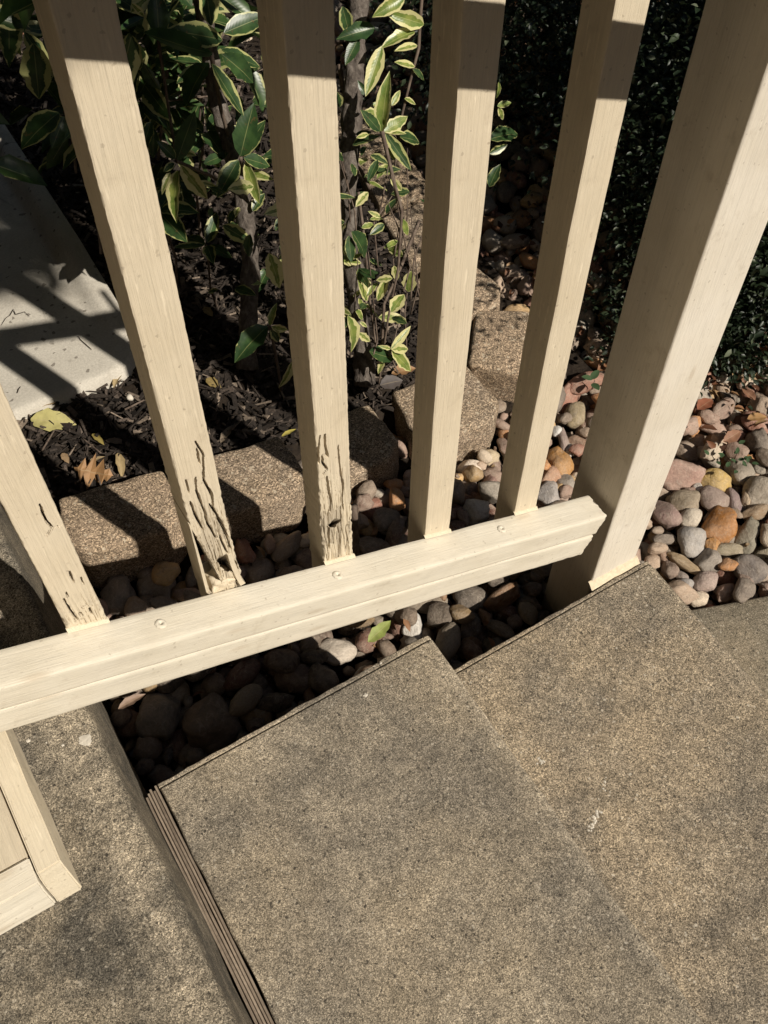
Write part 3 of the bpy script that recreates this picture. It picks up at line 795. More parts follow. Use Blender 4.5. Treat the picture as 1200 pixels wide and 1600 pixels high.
# unseen house wall, wing and roof, added to block sky and bounce warm light
house = empty('added_porch', (-1.9, 0, -.6))
tag(house, 'unseen orange-brown house walls and porch roof added to block sky light', 'house')
BOUNCE_SIDING = plain('warm bounce siding', (.33, .175, .065), .8); BOUNCE_CEIL = plain('warm bounce ceiling', (.28, .17, .075), .8)  # tinted orange-brown to warm the bounced light
for k in range(20):
    z = -.6+.155*k
    grainboard('added_siding_board', [(-2.0, -4, z), (-1.885, -4, z), (-1.885, 3.2, z), (-2.0, 3.2, z), (-2.0, -4, z+.165), (-1.9, -4, z+.165), (-1.9, 3.2, z+.165), (-2.0, 3.2, z+.165)], BOUNCE_SIDING, house)
for k in range(20):
    z = -.6+.155*k
    grainboard('added_siding_board', [(-1.88, -2.6, z), (-.5, -2.6, z), (-.5, -2.485, z), (-1.88, -2.485, z), (-1.88, -2.6, z+.165), (-.5, -2.6, z+.165), (-.5, -2.5, z+.165), (-1.88, -2.5, z+.165)], BOUNCE_SIDING, house)  # unseen wing wall, added to cut sky light on the balusters
grainboard('roof', [(-2.0, -2.6, 2.46), (.12, -2.6, 2.42), (.12, 3.2, 2.42), (-2.0, 3.2, 2.46), (-2.0, -2.6, 2.75), (.12, -2.6, 2.58), (.12, 3.2, 2.58), (-2.0, 3.2, 2.75)], BOUNCE_CEIL, house)  # unseen roof, added to cut overhead sky light

# ------------------------------------------------------------------ river stones
def stone_mesh(seed, sub, ang):
    rs = random.Random(seed); bm = bmesh.new(); bmesh.ops.create_icosphere(bm, subdivisions=sub, radius=1)
    planes = [(Vector((rs.gauss(0, 1), rs.gauss(0, 1), rs.gauss(0, 1))).normalized(), rs.uniform(.5, .82)) for _ in range(8 if ang else 4)]
    o = Vector((rs.uniform(0, 50), rs.uniform(0, 50), rs.uniform(0, 50)))
    for v in bm.verts:
        p = v.co.copy(); k = 1+.36*noise.noise(p*1.1+o)+.15*noise.noise(p*2.5+o)+.05*noise.noise(p*5+o)
        p *= k
        for n_, d_ in planes:
            e = p.dot(n_)-d_
            if e > 0: p -= n_*e*(.85 if ang else .5)
        if ang: p += Vector((noise.noise(p*5+o), noise.noise(p*5+o+Vector((9, 0, 0))), noise.noise(p*5+o+Vector((0, 9, 0)))))*.05
        v.co = p
    me = bpy.data.meshes.new('river_stone'); bm.to_mesh(me); bm.free(); me.materials.append(STONE)
    me.polygons.foreach_set('use_smooth', [True]*len(me.polygons))
    return me
SM = [stone_mesh(100+k, 3, False) for k in range(9)] + [stone_mesh(300+k, 3, True) for k in range(9)]
PAL = [((.21, .16, .12), 5), ((.26, .175, .135), 6), ((.32, .235, .17), 5), ((.13, .105, .085), 4), ((.36, .17, .065), 3), ((.40, .26, .12), 3), ((.44, .36, .27), 2), ((.24, .11, .075), 3), ((.27, .235, .19), 3), ((.58, .51, .42), 1)]
PALW = [p for p, k in PAL for _ in range(k)]
class Heap:
    def __init__(s): s.g = {}; s.c = .05
    def near(s, x, y, r):
        k = int(r/s.c)+1; ix, iy = int(math.floor(x/s.c)), int(math.floor(y/s.c))
        for i in range(ix-k, ix+k+1):
            for j in range(iy-k, iy+k+1):
                yield from s.g.get((i, j), ())
    def rest(s, x, y, r, f):
        z = bed_z(x, y)+r*f*.75
        for (a, b, c, q, g_) in s.near(x, y, r+.06):
            d = math.hypot(x-a, y-b); m = (r+q)*.93
            if d < m:
                z = max(z, c+math.sqrt(m*m-d*d)*(f+g_)/2*.9)
        return z
    def add(s, x, y, z, r, f): s.g.setdefault((int(math.floor(x/s.c)), int(math.floor(y/s.c))), []).append((x, y, z, r, f))
heap = Heap()
def allowed(x, y, r):
    if in_bed(x, y): return False
    if y < YS+r and x < .6296+r*.9: return False
    if x < -.2045+r and y < .45: return False
    if y < -.072-.36*(x-.733)+r*.9 and x > .6: return False
    if .5256-r < x < .614+r and -r < y < .0871+r: return False
    for (bx, by, rot, wd, dp, zt) in BLK:
        cx, cy = (x-bx)*math.cos(rot)+(y-by)*math.sin(rot), -(x-bx)*math.sin(rot)+(y-by)*math.cos(rot)
        if abs(cx) < wd/2+r*.6 and abs(cy) < dp/2+r*.75: return False
    return x > -.35
# the stones one can name, placed first where they lie
NAMED = [
 (1119, 751, 48, 28, 'yellow', (.46, .31, .10), 0, 'smooth yellow ochre oval stone among the grey ones right of the post'),
 (1069, 784, 48, 34, 'tan', (.27, .215, .15), 0, 'egg-shaped grey tan stone just right of the end post'),
 (1115, 781, 45, 32, 'mauve', (.25, .185, .155), 0, 'rounded mauve brown stone below the yellow ochre stone'),
 (1122, 820, 58, 42, 'rust', (.36, .15, .035), 0, 'big pointed rust orange stone with a thin dark crack'),
 (1040, 800, 42, 44, 'pink', (.27, .18, .155), 1, 'rough pinkish grey stone against the right side of the post'),
 (1078, 812, 34, 30, 'cream', (.52, .45, .36), 1, 'blocky cream white stone above the round pale grey stone'),
 (1081, 845, 40, 38, 'grey', (.36, .335, .31), 0, 'round pale grey stone with a light dent'),
 (1111, 851, 26, 30, 'orange', (.42, .21, .07), 1, 'small knobbly orange stone beside the round pale grey stone'),
 (1070, 880, 58, 20, 'tan', (.40, .29, .17), 0, 'long slender tan stone like a finger beside the lower step'),
 (1104, 879, 40, 32, 'grey', (.26, .225, .19), 1, 'grey brown stone with broken white corner near the walkway'),
 (1138, 880, 28, 28, 'white', (.55, .50, .44), 1, 'small chalky white stone near the walkway'),
 (1170, 885, 46, 50, 'dark', (.17, .145, .13), 1, 'large dark grey angular stone at the walkway edge'),
 (1167, 836, 36, 42, 'green', (.22, .20, .15), 0, 'grey green mottled stone right of the rust orange stone'),
 (1142, 859, 44, 20, 'tan', (.30, .25, .17), 0, 'flat wedge of tan stone under the grey green stone'),
 (1102, 912, 40, 30, 'pink', (.36, .27, .235), 1, 'pink speckled granite stone at the walkway edge'),
 (1071, 917, 26, 22, 'grey', (.33, .31, .30), 0, 'small bluish grey stone in the corner of step and walkway'),
 (1065, 901, 24, 18, 'grey', (.29, .24, .21), 0, 'little grey pink stone below the slender tan stone'),
 (1047, 889, 24, 22, 'brown', (.25, .18, .14), 0, 'small brown stone touching the edge of the lower step'),
 (1034, 866, 18, 28, 'brown', (.26, .16, .11), 0, 'narrow reddish brown stone at the corner of the lower step'),
 (1024, 842, 18, 26, 'amber', (.38, .24, .11), 0, 'small amber upright stone at the foot of the post'),
 (1060, 742, 72, 54, 'salmon', (.34, .21, .165), 1, 'large flat salmon pink rock behind the post'),
 (1091, 766, 24, 24, 'white', (.68, .64, .58), 1, 'bright white stone chip on the salmon pink rock'),
 (1191, 692, 30, 28, 'black', (.10, .095, .09), 0, 'black stone with white patches at the right edge'),
 (1192, 716, 24, 20, 'salmon', (.38, .22, .17), 0, 'salmon coloured stone below the black and white stone'),
 (1190, 772, 48, 48, 'grey', (.33, .28, .22), 0, 'big pale grey tan boulder at the right edge'),
 (1178, 800, 44, 22, 'brown', (.25, .17, .10), 1, 'flat cracked brown stone under the big pale boulder'),
 (1157, 735, 38, 34, 'grey', (.27, .23, .18), 0, 'dull grey stone under the small evergreen sprig'),
 (1145, 782, 22, 36, 'purple', (.23, .165, .16), 0, 'upright purple grey stone between mauve stone and cream cube'),
 (1167, 777, 16, 24, 'cream', (.50, .38, .26), 1, 'tiny cream cube of stone beside the big pale boulder'),
 (1195, 832, 24, 34, 'red', (.18, .06, .04), 0, 'dark red stone at the right edge'),
 (1193, 865, 34, 30, 'tan', (.31, .27, .19), 0, 'olive tan stone at the right edge near the walkway'),
 (1166, 906, 20, 18, 'brown', (.28, .20, .16), 1, 'little pink brown stone in front of the large dark stone'),
 (899, 652, 36, 40, 'olive', (.30, .235, .14), 1, 'blocky olive tan stone between last baluster and post'),
 (888, 624, 24, 24, 'pink', (.30, .22, .19), 0, 'pinkish stone touching the last baluster from behind'),
 (870, 674, 18, 16, 'white', (.72, .70, .66), 0, 'tiny bright white pebble beside the last baluster'),
 (874, 722, 38, 40, 'orange', (.40, .20, .06), 0, 'glossy orange brown stone between last baluster and post'),
 (857, 746, 34, 26, 'salmon', (.42, .24, .15), 1, 'salmon stone below the glossy orange brown stone'),
 (887, 704, 18, 24, 'white', (.66, .62, .56), 1, 'white splintered chip above the glossy orange brown stone'),
 (901, 692, 30, 32, 'brown', (.24, .15, .10), 1, 'rusty brown rough stone beside the white splintered chip'),
 (857, 770, 40, 30, 'grey', (.36, .33, .31), 1, 'pale grey stone just above the rail end'),
 (886, 752, 30, 30, 'marbled', (.30, .26, .22), 1, 'marbled brown and cream stone at the rail end'),
 (880, 687, 16, 30, 'pink', (.29, .22, .195), 0, 'narrow grey pink stone left of the rusty brown one'),
 (732, 734, 42, 32, 'quartz', (.66, .56, .45), 1, 'creamy quartz rock in front of the curved block edging'),
 (762, 714, 34, 26, 'yellow', (.50, .40, .26), 1, 'knobbly pale yellow stone above the creamy quartz rock'),
 (733, 764, 30, 36, 'grey', (.20, .165, .145), 1, 'grey brown stone cube between third gap balusters'),
 (762, 764, 30, 36, 'red', (.30, .17, .14), 1, 'reddish pink stone right of the grey brown cube'),
 (744, 800, 44, 34, 'grey', (.46, .43, .39), 1, 'large whitish grey stone behind the rail near the fourth baluster'),
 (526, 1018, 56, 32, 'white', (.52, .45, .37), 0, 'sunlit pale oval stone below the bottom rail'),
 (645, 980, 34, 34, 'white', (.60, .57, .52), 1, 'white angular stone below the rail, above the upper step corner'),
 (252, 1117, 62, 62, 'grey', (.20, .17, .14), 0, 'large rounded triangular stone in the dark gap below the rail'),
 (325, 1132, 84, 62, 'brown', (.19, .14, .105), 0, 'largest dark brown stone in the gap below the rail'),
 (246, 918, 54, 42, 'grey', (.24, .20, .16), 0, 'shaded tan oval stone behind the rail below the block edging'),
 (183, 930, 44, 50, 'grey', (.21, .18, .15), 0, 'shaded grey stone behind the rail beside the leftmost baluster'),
]
bulk = []
def put_bulk(n, rng, sizes, tries, wpow):
    for _ in range(n):
        r = random.choice(sizes)*random.uniform(.85, 1.15); f = random.uniform(.55, .85); best = None
        for _t in range(tries):
            x = rng[0]+(rng[1]-rng[0])*random.random(); y = rng[2]+(rng[3]-rng[2])*random.random()**wpow
            if not allowed(x, y, r): continue
            z = heap.rest(x, y, r, f)
            if best is None or z-bed_z(x, y) < best[0]: best = (z-bed_z(x, y), x, y, z)
        if best and best[0] < .075:
            _, x, y, z = best; heap.add(x, y, z, r, f); bulk.append((x, y, z, r, f))
put_bulk(700, (-.25, 1.25, -.1, .75), [.012, .016, .02, .024], 14, 1)      # lower layer near the steps
put_bulk(500, (.55, 2.1, .2, 2.0), [.016, .02, .025, .03], 10, 1)
NS = []
for k, (u, v, wpx, hpx, nm, col, ang, lab) in enumerate(NAMED):
    p = onz(u, v, bed_z(*onz(u, v, -.54).xy)+.03)
    dist = (p-CAMP).dot(FW); r1 = wpx/2*dist/FPX; r2 = hpx/2*dist/FPX/.8
    r = (r1+r2)/2; f = .75
    z = max(heap.rest(p.x, p.y, r*.8, f*.8), bed_z(p.x, p.y)+.02); z = min(z, bed_z(p.x, p.y)+.05)
    p = onz(u, v, z); NS.append((p, r1, r2, f, col, ang, lab)); heap.add(p.x, p.y, z, r, f)
put_bulk(760, (-.25, 1.25, -.1, .75), [.009, .012, .015, .019, .024], 16, 1)
put_bulk(900, (.5, 2.1, .2, 2.0), [.012, .015, .02, .026], 12, 1.2)
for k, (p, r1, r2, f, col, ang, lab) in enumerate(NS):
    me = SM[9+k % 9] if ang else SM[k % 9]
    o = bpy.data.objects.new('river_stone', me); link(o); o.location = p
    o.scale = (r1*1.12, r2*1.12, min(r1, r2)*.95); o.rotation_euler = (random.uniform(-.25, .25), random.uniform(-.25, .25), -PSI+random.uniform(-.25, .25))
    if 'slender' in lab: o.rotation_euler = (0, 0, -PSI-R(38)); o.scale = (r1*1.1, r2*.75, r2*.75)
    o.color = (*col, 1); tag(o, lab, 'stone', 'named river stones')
    del o['group']
def px(p):
    d = p-CAMP; zz = d.dot(FW); return 600+FPX*d.dot(RT)/zz, 800+FPX*d.dot(DN)/zz
vis = []
for (x, y, z, r, f) in bulk:
    u, v = px(Vector((x, y, z))); inside = -20 < u < 1220 and -20 < v < 1000
    vis.append(((z-bed_z(x, y))*4+(r*10)-(0 if inside else 99)-.12*max(0, y), (x, y, z, r, f)))
vis.sort(key=lambda a: -a[0])
SV = []; SF = []; SC = []
low = []
for sd in range(8):
    bm = bmesh.new(); bmesh.ops.create_icosphere(bm, subdivisions=2, radius=1); rs = random.Random(sd); oo = Vector((sd*7, sd*3, 1))
    low.append(([v.co*(1+.3*noise.noise(v.co*1.2+oo)+.1*noise.noise(v.co*3+oo)) for v in bm.verts], [tuple(v.index for v in f_.verts) for f_ in bm.faces])); bm.free()
for k, (_, (x, y, z, r, f)) in enumerate(vis):
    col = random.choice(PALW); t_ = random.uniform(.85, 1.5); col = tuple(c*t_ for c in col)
    if y < .32 and x < .62: col = tuple(c*.48 for c in col)  # shade of the gap under the rail painted into the stone colour
    e = random.uniform(.8, 1.45); sc = (r*1.08*e, r*1.08/e, r*f*1.08); rt = Euler((random.uniform(-.35, .35), random.uniform(-.35, .35), random.uniform(0, 6.28)))
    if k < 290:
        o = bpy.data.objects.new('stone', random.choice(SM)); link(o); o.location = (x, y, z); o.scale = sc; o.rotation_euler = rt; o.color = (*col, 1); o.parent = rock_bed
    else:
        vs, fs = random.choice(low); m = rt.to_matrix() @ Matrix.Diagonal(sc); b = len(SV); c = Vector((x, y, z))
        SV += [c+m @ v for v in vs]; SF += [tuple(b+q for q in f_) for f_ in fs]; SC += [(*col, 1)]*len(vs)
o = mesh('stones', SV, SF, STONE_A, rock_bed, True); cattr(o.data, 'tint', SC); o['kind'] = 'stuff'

# grit, crumbs of bark and leaf scraps between the stones
SV = []; SF = []; SC = []
box = [(0, 1, 3, 2), (4, 6, 7, 5), (0, 4, 5, 1), (2, 3, 7, 6), (0, 2, 6, 4), (1, 5, 7, 3)]
for _ in range(5200):
    x = random.uniform(-.2, 1.9); y = random.uniform(-.1, 1.6); s_ = random.uniform(.0012, .0034)
    if not allowed(x, y, .004): continue
    z = heap.rest(x, y, .003, .8)
    if z-bed_z(x, y) > .05: continue
    m = Euler((random.uniform(0, 6), random.uniform(0, 6), random.uniform(0, 6))).to_matrix(); c = Vector((x, y, z)); b = len(SV); ar = random.uniform(.8, 3.2); fl = random.uniform(.3, 1)
    SV += [c+m @ Vector((sx*s_*ar*random.uniform(.7, 1.2), sy*s_*random.uniform(.7, 1.2), sz*s_*fl)) for sx in (-1, 1) for sy in (-1, 1) for sz in (-1, 1)]
    SF += [tuple(b+q for q in f_) for f_ in box]; col = random.choice([(.05, .035, .025), (.09, .06, .04), (.16, .10, .065), (.22, .16, .11), (.30, .20, .10)]); SC += [(*col, 1)]*8
o = mesh('stone_grit', SV, SF, STONE_A, rock_bed); cattr(o.data, 'tint', SC); o['kind'] = 'stuff'

# ------------------------------------------------------------------ plants
def leaf_mesh(name, wd, curl, fold, mat, nl=8, wavy=.0, pts=None):
    """leaf of unit length along +x, width wd; uv.x = distance from the midrib"""
    V = []; F = []; UV = []
    cs = [-1, -.55, 0, .55, 1]
    for i in range(nl+1):
        t_ = i/nl; hw = wd/2*(math.sin(math.pi*min(1, t_**.82))**.8 if 0 < t_ < 1 else .0)
        hw = max(hw, .012 if i == 0 else .002)
        for c in cs:
            V.append((t_, c*hw*(1+wavy*math.sin(t_*19+c)), -curl*t_*t_ + fold*abs(c)*hw + wavy*.3*hw*math.sin(t_*13+c*2))); UV.append((abs(c), t_))
    n = len(cs)
    for i in range(nl):
        for k in range(n-1): F.append((i*n+k, (i+1)*n+k, (i+1)*n+k+1, i*n+k+1))
    me = bpy.data.meshes.new(name); me.from_pydata(V, [], F); me.materials.append(mat)
    uv = me.uv_layers.new(name='UVMap')
    for lp in me.loops: uv.data[lp.index].uv = UV[lp.vertex_index]
    me.polygons.foreach_set('use_smooth', [True]*len(me.polygons)); me.update(); return me
LD = [leaf_mesh('leaf', .44, .28, .5, LEAF_D, wavy=.12), leaf_mesh('leaf', .38, .10, .25, LEAF_D, wavy=.05), leaf_mesh('leaf', .42, .2, .35, LEAF_D, wavy=.08), leaf_mesh('leaf', .34, -.05, .3, LEAF_D, wavy=.06)]
LL = [leaf_mesh('leaf', .32, .35, .6, LEAF_L, wavy=.12), leaf_mesh('leaf', .46, .12, .15, LEAF_L, wavy=.14), leaf_mesh('leaf', .36, .12, .3, LEAF_L, wavy=.06), leaf_mesh('leaf', .42, .25, .4, LEAF_L, wavy=.1), leaf_mesh('leaf', .34, 0, .35, LEAF_L, wavy=.05)]
shrub = empty('variegated_shrub', (.47, .62, -.43))
tag(shrub, 'tall shrub with green leaves edged in cream growing behind the balusters', 'shrub')
NLEAF = [0]
def leaf_between(a, b, me, normal=None, wf=1.0, parent=shrub, name='leaf'):
    x = (b-a); L = x.length; x.normalize()
    n_ = normal or Vector((random.gauss(0, .3), random.gauss(-.35, .3), 1)); n_ = (n_-x*n_.dot(x)).normalized(); y = n_.cross(x)
    o = bpy.data.objects.new(name, me); m = Matrix.Identity(4)
    for i in range(3): m[i][0] = x[i]*L; m[i][1] = y[i]*L*wf; m[i][2] = n_[i]*L; m[i][3] = a[i]
    link(o); o.matrix_world = m
    if parent: o.parent = parent; o.matrix_parent_inverse = Matrix.Translation(parent.location).inverted()
    NLEAF[0] += 1; return o
def tube(pts, rads, name, mat, parent, seg=8, rough=0):
    V = []; F = []; pts = [Vector(p) for p in pts]
    # resample
    P2 = []; R2 = []
    for k in range(len(pts)-1):
        m = max(2, int((pts[k+1]-pts[k]).length/.012)) if rough else 3
        for q in range(m): P2.append(pts[k].lerp(pts[k+1], q/m)); R2.append(rads[k]+(rads[k+1]-rads[k])*q/m)
    P2.append(pts[-1]); R2.append(rads[-1])
    for k, p in enumerate(P2):
        d = (P2[min(k+1, len(P2)-1)]-P2[max(0, k-1)]).normalized(); a = d.orthogonal().normalized() if k == 0 else (a-d*a.dot(d)).normalized(); b = d.cross(a)
        for s in range(seg):
            an = s*2*math.pi/seg; rr = R2[k]*(1+rough*noise.noise(Vector((math.cos(an)*1.5, math.sin(an)*1.5, k*.6))))
            V.append(p+a*math.cos(an)*rr+b*math.sin(an)*rr)
    for k in range(len(P2)-1):
        for s in range(seg): F.append((k*seg+s, k*seg+(s+1) % seg, (k+1)*seg+(s+1) % seg, (k+1)*seg+s))
    F.append(tuple(range(seg))[::-1]); F.append(tuple((len(P2)-1)*seg+s for s in range(seg)))
    o = mesh(name, V, F, mat, None, True)
    if parent: keep(o, parent)
    return o
def P3(*a): return [ony(u, v, y) for u, v, y in a]
tube(P3((575, -140, .90), (560, 0, .86), (549, 180, .79), (541, 300, .735), (549, 400, .69), (566, 540, .635), (570, 600, .60)), [.013, .015, .0165, .018, .017, .016, .02], 'trunk', BARK, shrub, 14, .35)
tube(P3((300, -120, .95), (335, 140, .92), (378, 300, .84), (392, 400, .79), (388, 520, .73), (385, 575, .70)), [.012, .014, .015, .015, .017, .02], 'trunk', BARK, shrub, 14, .35)
for pts, r0 in [(((662, -60, .80), (654, 75, .77), (640, 130, .76), (628, 180, .75), (617, 260, .72)), .0032), (((597, 205, .70), (612, 270, .67), (628, 330, .64), (622, 420, .61), (606, 500, .585), (592, 600, .57)), .0035),
                (((655, 345, .72), (625, 420, .66), (600, 475, .62), (596, 560, .59)), .0035), (((530, 100, .84), (545, 190, .8), (556, 250, .78), (580, 300, .73)), .004),
                (((330, 84, .84), (345, 170, .86), (372, 270, .9)), .0035), (((276, 252, .78), (330, 275, .84), (378, 310, .91)), .003), (((376, 246, .82), (384, 300, .88)), .003),
                (((421, 509, .66), (432, 560, .66), (440, 610, .64)), .0028), (((247, 60, .88), (262, 160, .86), (276, 252, .80)), .0025), (((560, 300, .72), (570, 380, .67), (578, 470, .63), (590, 560, .6)), .0028),
                (((100, 175, .95), (150, 190, .97), (240, 160, .99), (330, 150, .98)), .0025), (((611, 545, .56), (600, 575, .57)), .002)]:
    tube(P3(*pts), [r0*(1-.1*k) for k in range(len(pts))], 'branch', TWIG, shrub, 6, .2)
for _ in range(16):
    u = random.uniform(535, 655); v = random.uniform(330, 600); y = .66-.10*(v-330)/270+random.uniform(-.02, .05)
    tube(P3((u, v, y), (u+random.uniform(-14, 14), v-random.uniform(30, 70), y+random.uniform(.0, .03)), (u+random.uniform(-34, 34), v-random.uniform(80, 190), y+random.uniform(.02, .07))), [.0016, .0014, .0008], 'branch', TWIG, shrub, 5, .2)
# leaves one can see, base and tip
LV = [  # base u v y, tip u v dy, pale?, width
 (52, 68, .95, 62, 158, -.03, 0, 1.3), (38, 50, .97, 78, 112, -.02, 0, 1.2), (92, 176, .95, 30, 222, -.03, 0, 1.3), (100, 182, .95, 82, 232, -.03, 0, 1.2), (36, 62, .95, 10, 60, -.01, 1, 1), (12, 50, .98, 34, 86, -.02, 1, .9), (20, 40, 1.0, 8, -8, 0, 0, 1.2), (0, 30, 1, -30, 10, 0, 0, 1.2),
 (332, 84, .84, 219, 56, -.02, 0, .95), (347, 62, .86, 264, 44, -.01, 0, 1.0), (326, 98, .84, 281, 152, -.03, 0, 1.35), (331, 100, .84, 378, 182, -.03, 0, .9), (346, 85, .84, 406, 128, -.02, 0, 1.0), (346, 78, .85, 404, 106, 0, 0, 1.0), (248, 56, .88, 246, -14, .02, 0, 1.4), (350, 52, .86, 420, 20, 0, 0, 1.1), (330, 40, .88, 320, -40, .02, 0, 1.2), (300, 10, .9, 260, -40, .02, 0, 1.2),
 (277, 250, .78, 304, 172, .02, 0, 1.1), (274, 248, .78, 248, 220, .01, 0, 1.1), (272, 254, .78, 256, 268, -.01, 0, 1.3), (278, 266, .78, 262, 344, -.035, 1, 1.0), (282, 258, .78, 326, 316, -.03, 1, .85), (266, 270, .78, 252, 298, -.02, 1, 1.0),
 (376, 244, .82, 394, 164, .01, 0, 1.1), (380, 244, .82, 412, 186, .01, 0, 1.1), (372, 250, .82, 339, 307, -.03, 0, 1.2), (381, 247, .82, 424, 258, -.01, 0, 1.3), (384, 252, .82, 404, 322, -.03, 1, .8),
 (201, 52, .9, 214, 114, -.02, 0, 1.2), (224, 98, .9, 248, 146, -.02, 0, .9), (205, 20, .9, 235, -10, .02, 1, 1), (225, 25, .9, 205, 5, 0, 1, 1.1), (236, 190, .84, 222, 232, -.02, 0, 1), (240, 200, .84, 238, 248, -.02, 0, 1),
 (420, 396, .70, 440, 453, -.025, 1, 1.0), (391, 366, .74, 385, 402, -.015, 0, 1.2), (348, 352, .80, 391, 378, -.01, 0, 1.2), (422, 509, .66, 428, 474, .015, 1, 1.1), (424, 510, .66, 452, 518, -.01, 1, 1.0), (423, 512, .66, 438, 537, -.015, 0, 1.1), (418, 510, .66, 364, 557, -.02, 0, 1.15), (455, 566, .63, 443, 611, -.02, 1, 1.0), (395, 330, .80, 412, 300, .01, 0, 1.1), (430, 360, .74, 450, 330, .01, 0, 1.1),
 (611, 546, .555, 643, 509, .01, 1, .75), (612, 546, .555, 642, 544, -.005, 1, 1.1), (612, 548, .555, 647, 581, -.02, 1, .75), (610, 545, .555, 596, 541, 0, 1, 1), (577, 549, .57, 615, 562, -.01, 0, 1.5), (543, 494, .60, 566, 554, -.03, 1, 1.1), (555, 484, .61, 571, 500, -.01, 1, 1.1), (562, 503, .6, 575, 511, -.01, 1, 1.0), (590, 470, .62, 608, 426, .01, 1, .9), (638, 456, .62, 641, 424, .01, 1, 1.5), (574, 470, .62, 559, 438, .01, 1, 1.2), (575, 462, .62, 589, 438, .01, 1, 1.2),
 (549, 362, .66, 582, 402, -.02, 0, 1.1), (545, 368, .66, 549, 410, -.02, 0, 1.2), (549, 405, .66, 569, 394, 0, 1, .9), (565, 356, .68, 586, 348, 0, 1, .9), (578, 343, .68, 602, 338, 0, 1, .9), (621, 376, .66, 600, 388, -.01, 1, .9), (626, 341, .68, 639, 369, -.015, 1, 1.1), (560, 420, .64, 575, 452, -.015, 0, 1.2), (600, 350, .67, 580, 365, -.01, 0, 1.1), (616, 415, .64, 620, 440, -.01, 1, 1.0), (596, 340, .68, 575, 330, .01, 1, 1.0), (560, 520, .6, 580, 535, -.01, 1, .9), (600, 560, .57, 590, 585, -.01, 1, .9),
 (632, -6, .78, 588, 24, -.01, 1, 1.0), (662, 38, .77, 611, 22, .0, 1, .9), (648, 50, .77, 602, 60, -.01, 1, 1.1), (652, 71, .77, 619, 76, -.01, 1, .8), (597, 72, .74, 571, 151, -.03, 1, .95), (597, 206, .70, 601, 116, .02, 1, .72), (600, 206, .70, 639, 180, .005, 1, .9), (594, 205, .70, 566, 172, .01, 0, 1.0), (602, 208, .70, 641, 266, -.03, 0, .8), (601, 208, .70, 637, 205, 0, 1, .8), (648, 104, .76, 616, 97, 0, 1, .9), (645, 108, .76, 666, 124, -.01, 0, .9), (612, 165, .72, 626, 140, .01, 1, 1.1), (580, 165, .74, 592, 160, 0, 1, 1.2), (632, 154, .75, 652, 162, 0, 1, .9), (625, 214, .72, 661, 218, 0, 0, 1.2), (604, 232, .70, 622, 250, -.01, 1, 1.1), (585, 44, .8, 532, 55, 0, 0, 1.0), (560, 60, .8, 540, 100, -.02, 0, 1.1), (535, 10, .84, 548, 60, -.02, 0, 1.1), (575, 150, .76, 560, 128, .01, 0, 1.0), (590, 250, .7, 575, 285, -.02, 0, 1.1), (610, 280, .69, 632, 300, -.01, 1, .9), (575, 300, .7, 556, 322, -.01, 1, 1.0),
 (777, 166, .80, 799, 160, 0, 1, 1.2), (779, 168, .80, 787, 188, -.01, 1, 1.2), (779, 128, .8, 780, 156, -.01, 1, .8), (765, 218, .8, 816, 200, 0, 0, 1.0), (765, 240, .8, 792, 226, 0, 0, 1.2), (765, 292, .76, 779, 256, .01, 0, 1.2)]
for (bu, bv, by, tu, tv, dy, pale, wf) in LV:
    a = ony(bu, bv, by); b = ony(tu, tv, by+dy)
    toc = (CAMP-a).normalized(); n_ = toc*.75+Vector((random.gauss(0, .3), random.gauss(-.1, .2), .55+random.gauss(0, .2)))
    leaf_between(a, b, random.choice(LL if pale else LD), n_, wf)
# whorls deeper in the shrub
for (cx, cy, cz, n, L) in [(.17, .98, -.04, 7, .085), (.27, 1.0, -.05, 6, .08), (.33, 1.05, .06, 7, .085), (.20, .92, -.20, 5, .07), (.20, 1.12, .04, 6, .08), (.40, 1.0, -.02, 6, .075),
                           (.36, .94, -.10, 6, .075), (.22, .84, -.14, 6, .075), (.47, .80, -.10, 5, .06), (.52, .90, .0, 6, .065), (.30, .86, -.26, 5, .065), (.24, 1.14, -.12, 6, .08)]:
    c = Vector((cx, cy, cz)); ph = random.random()*6
    tube([c+Vector((random.uniform(-.03, .03), .05, -.30)), c+Vector((random.uniform(-.03, .03), .02, -.12)), c], [.003, .0025, .0018], 'branch', TWIG, shrub, 5, .2)
    for k in range(n):
        a_ = ph+k*6.283/n+random.uniform(-.3, .3); d = Vector((math.cos(a_), math.sin(a_), random.uniform(-.35, .5))).normalized()
        leaf_between(c+d*.004, c+d*L*random.uniform(.7, 1.15), random.choice(LD), Vector((random.gauss(0, .25), random.gauss(-.2, .25), 1)), random.uniform(.9, 1.25))
# sprigs filling the lower shrub
stems = [((.58, .78, -.35), (.60, .86, .02)), ((.52, .66, -.38), (.56, .74, -.02)), ((.47, .64, -.40), (.52, .68, -.05)), ((.36, .80, -.40), (.30, .82, -.02)), ((.50, .60, -.42), (.47, .60, -.22)), ((.40, .75, -.35), (.48, .85, -.05))]
while NLEAF[0] < 292:
    a, b = random.choice(stems); q = Vector(a).lerp(Vector(b), random.uniform(.15, 1))+Vector((random.gauss(0, .05), random.gauss(.03, .05), random.gauss(0, .03)))
    if q.y < .53 or q.z < -.41: continue
    an = random.uniform(0, 6.28); L = random.uniform(.022, .055)
    leaf_between(q, q+Vector((math.cos(an), math.sin(an), random.uniform(-.5, .5))).normalized()*L, random.choice(LL if random.random() < .5 else LD), None, random.uniform(.9, 1.2))
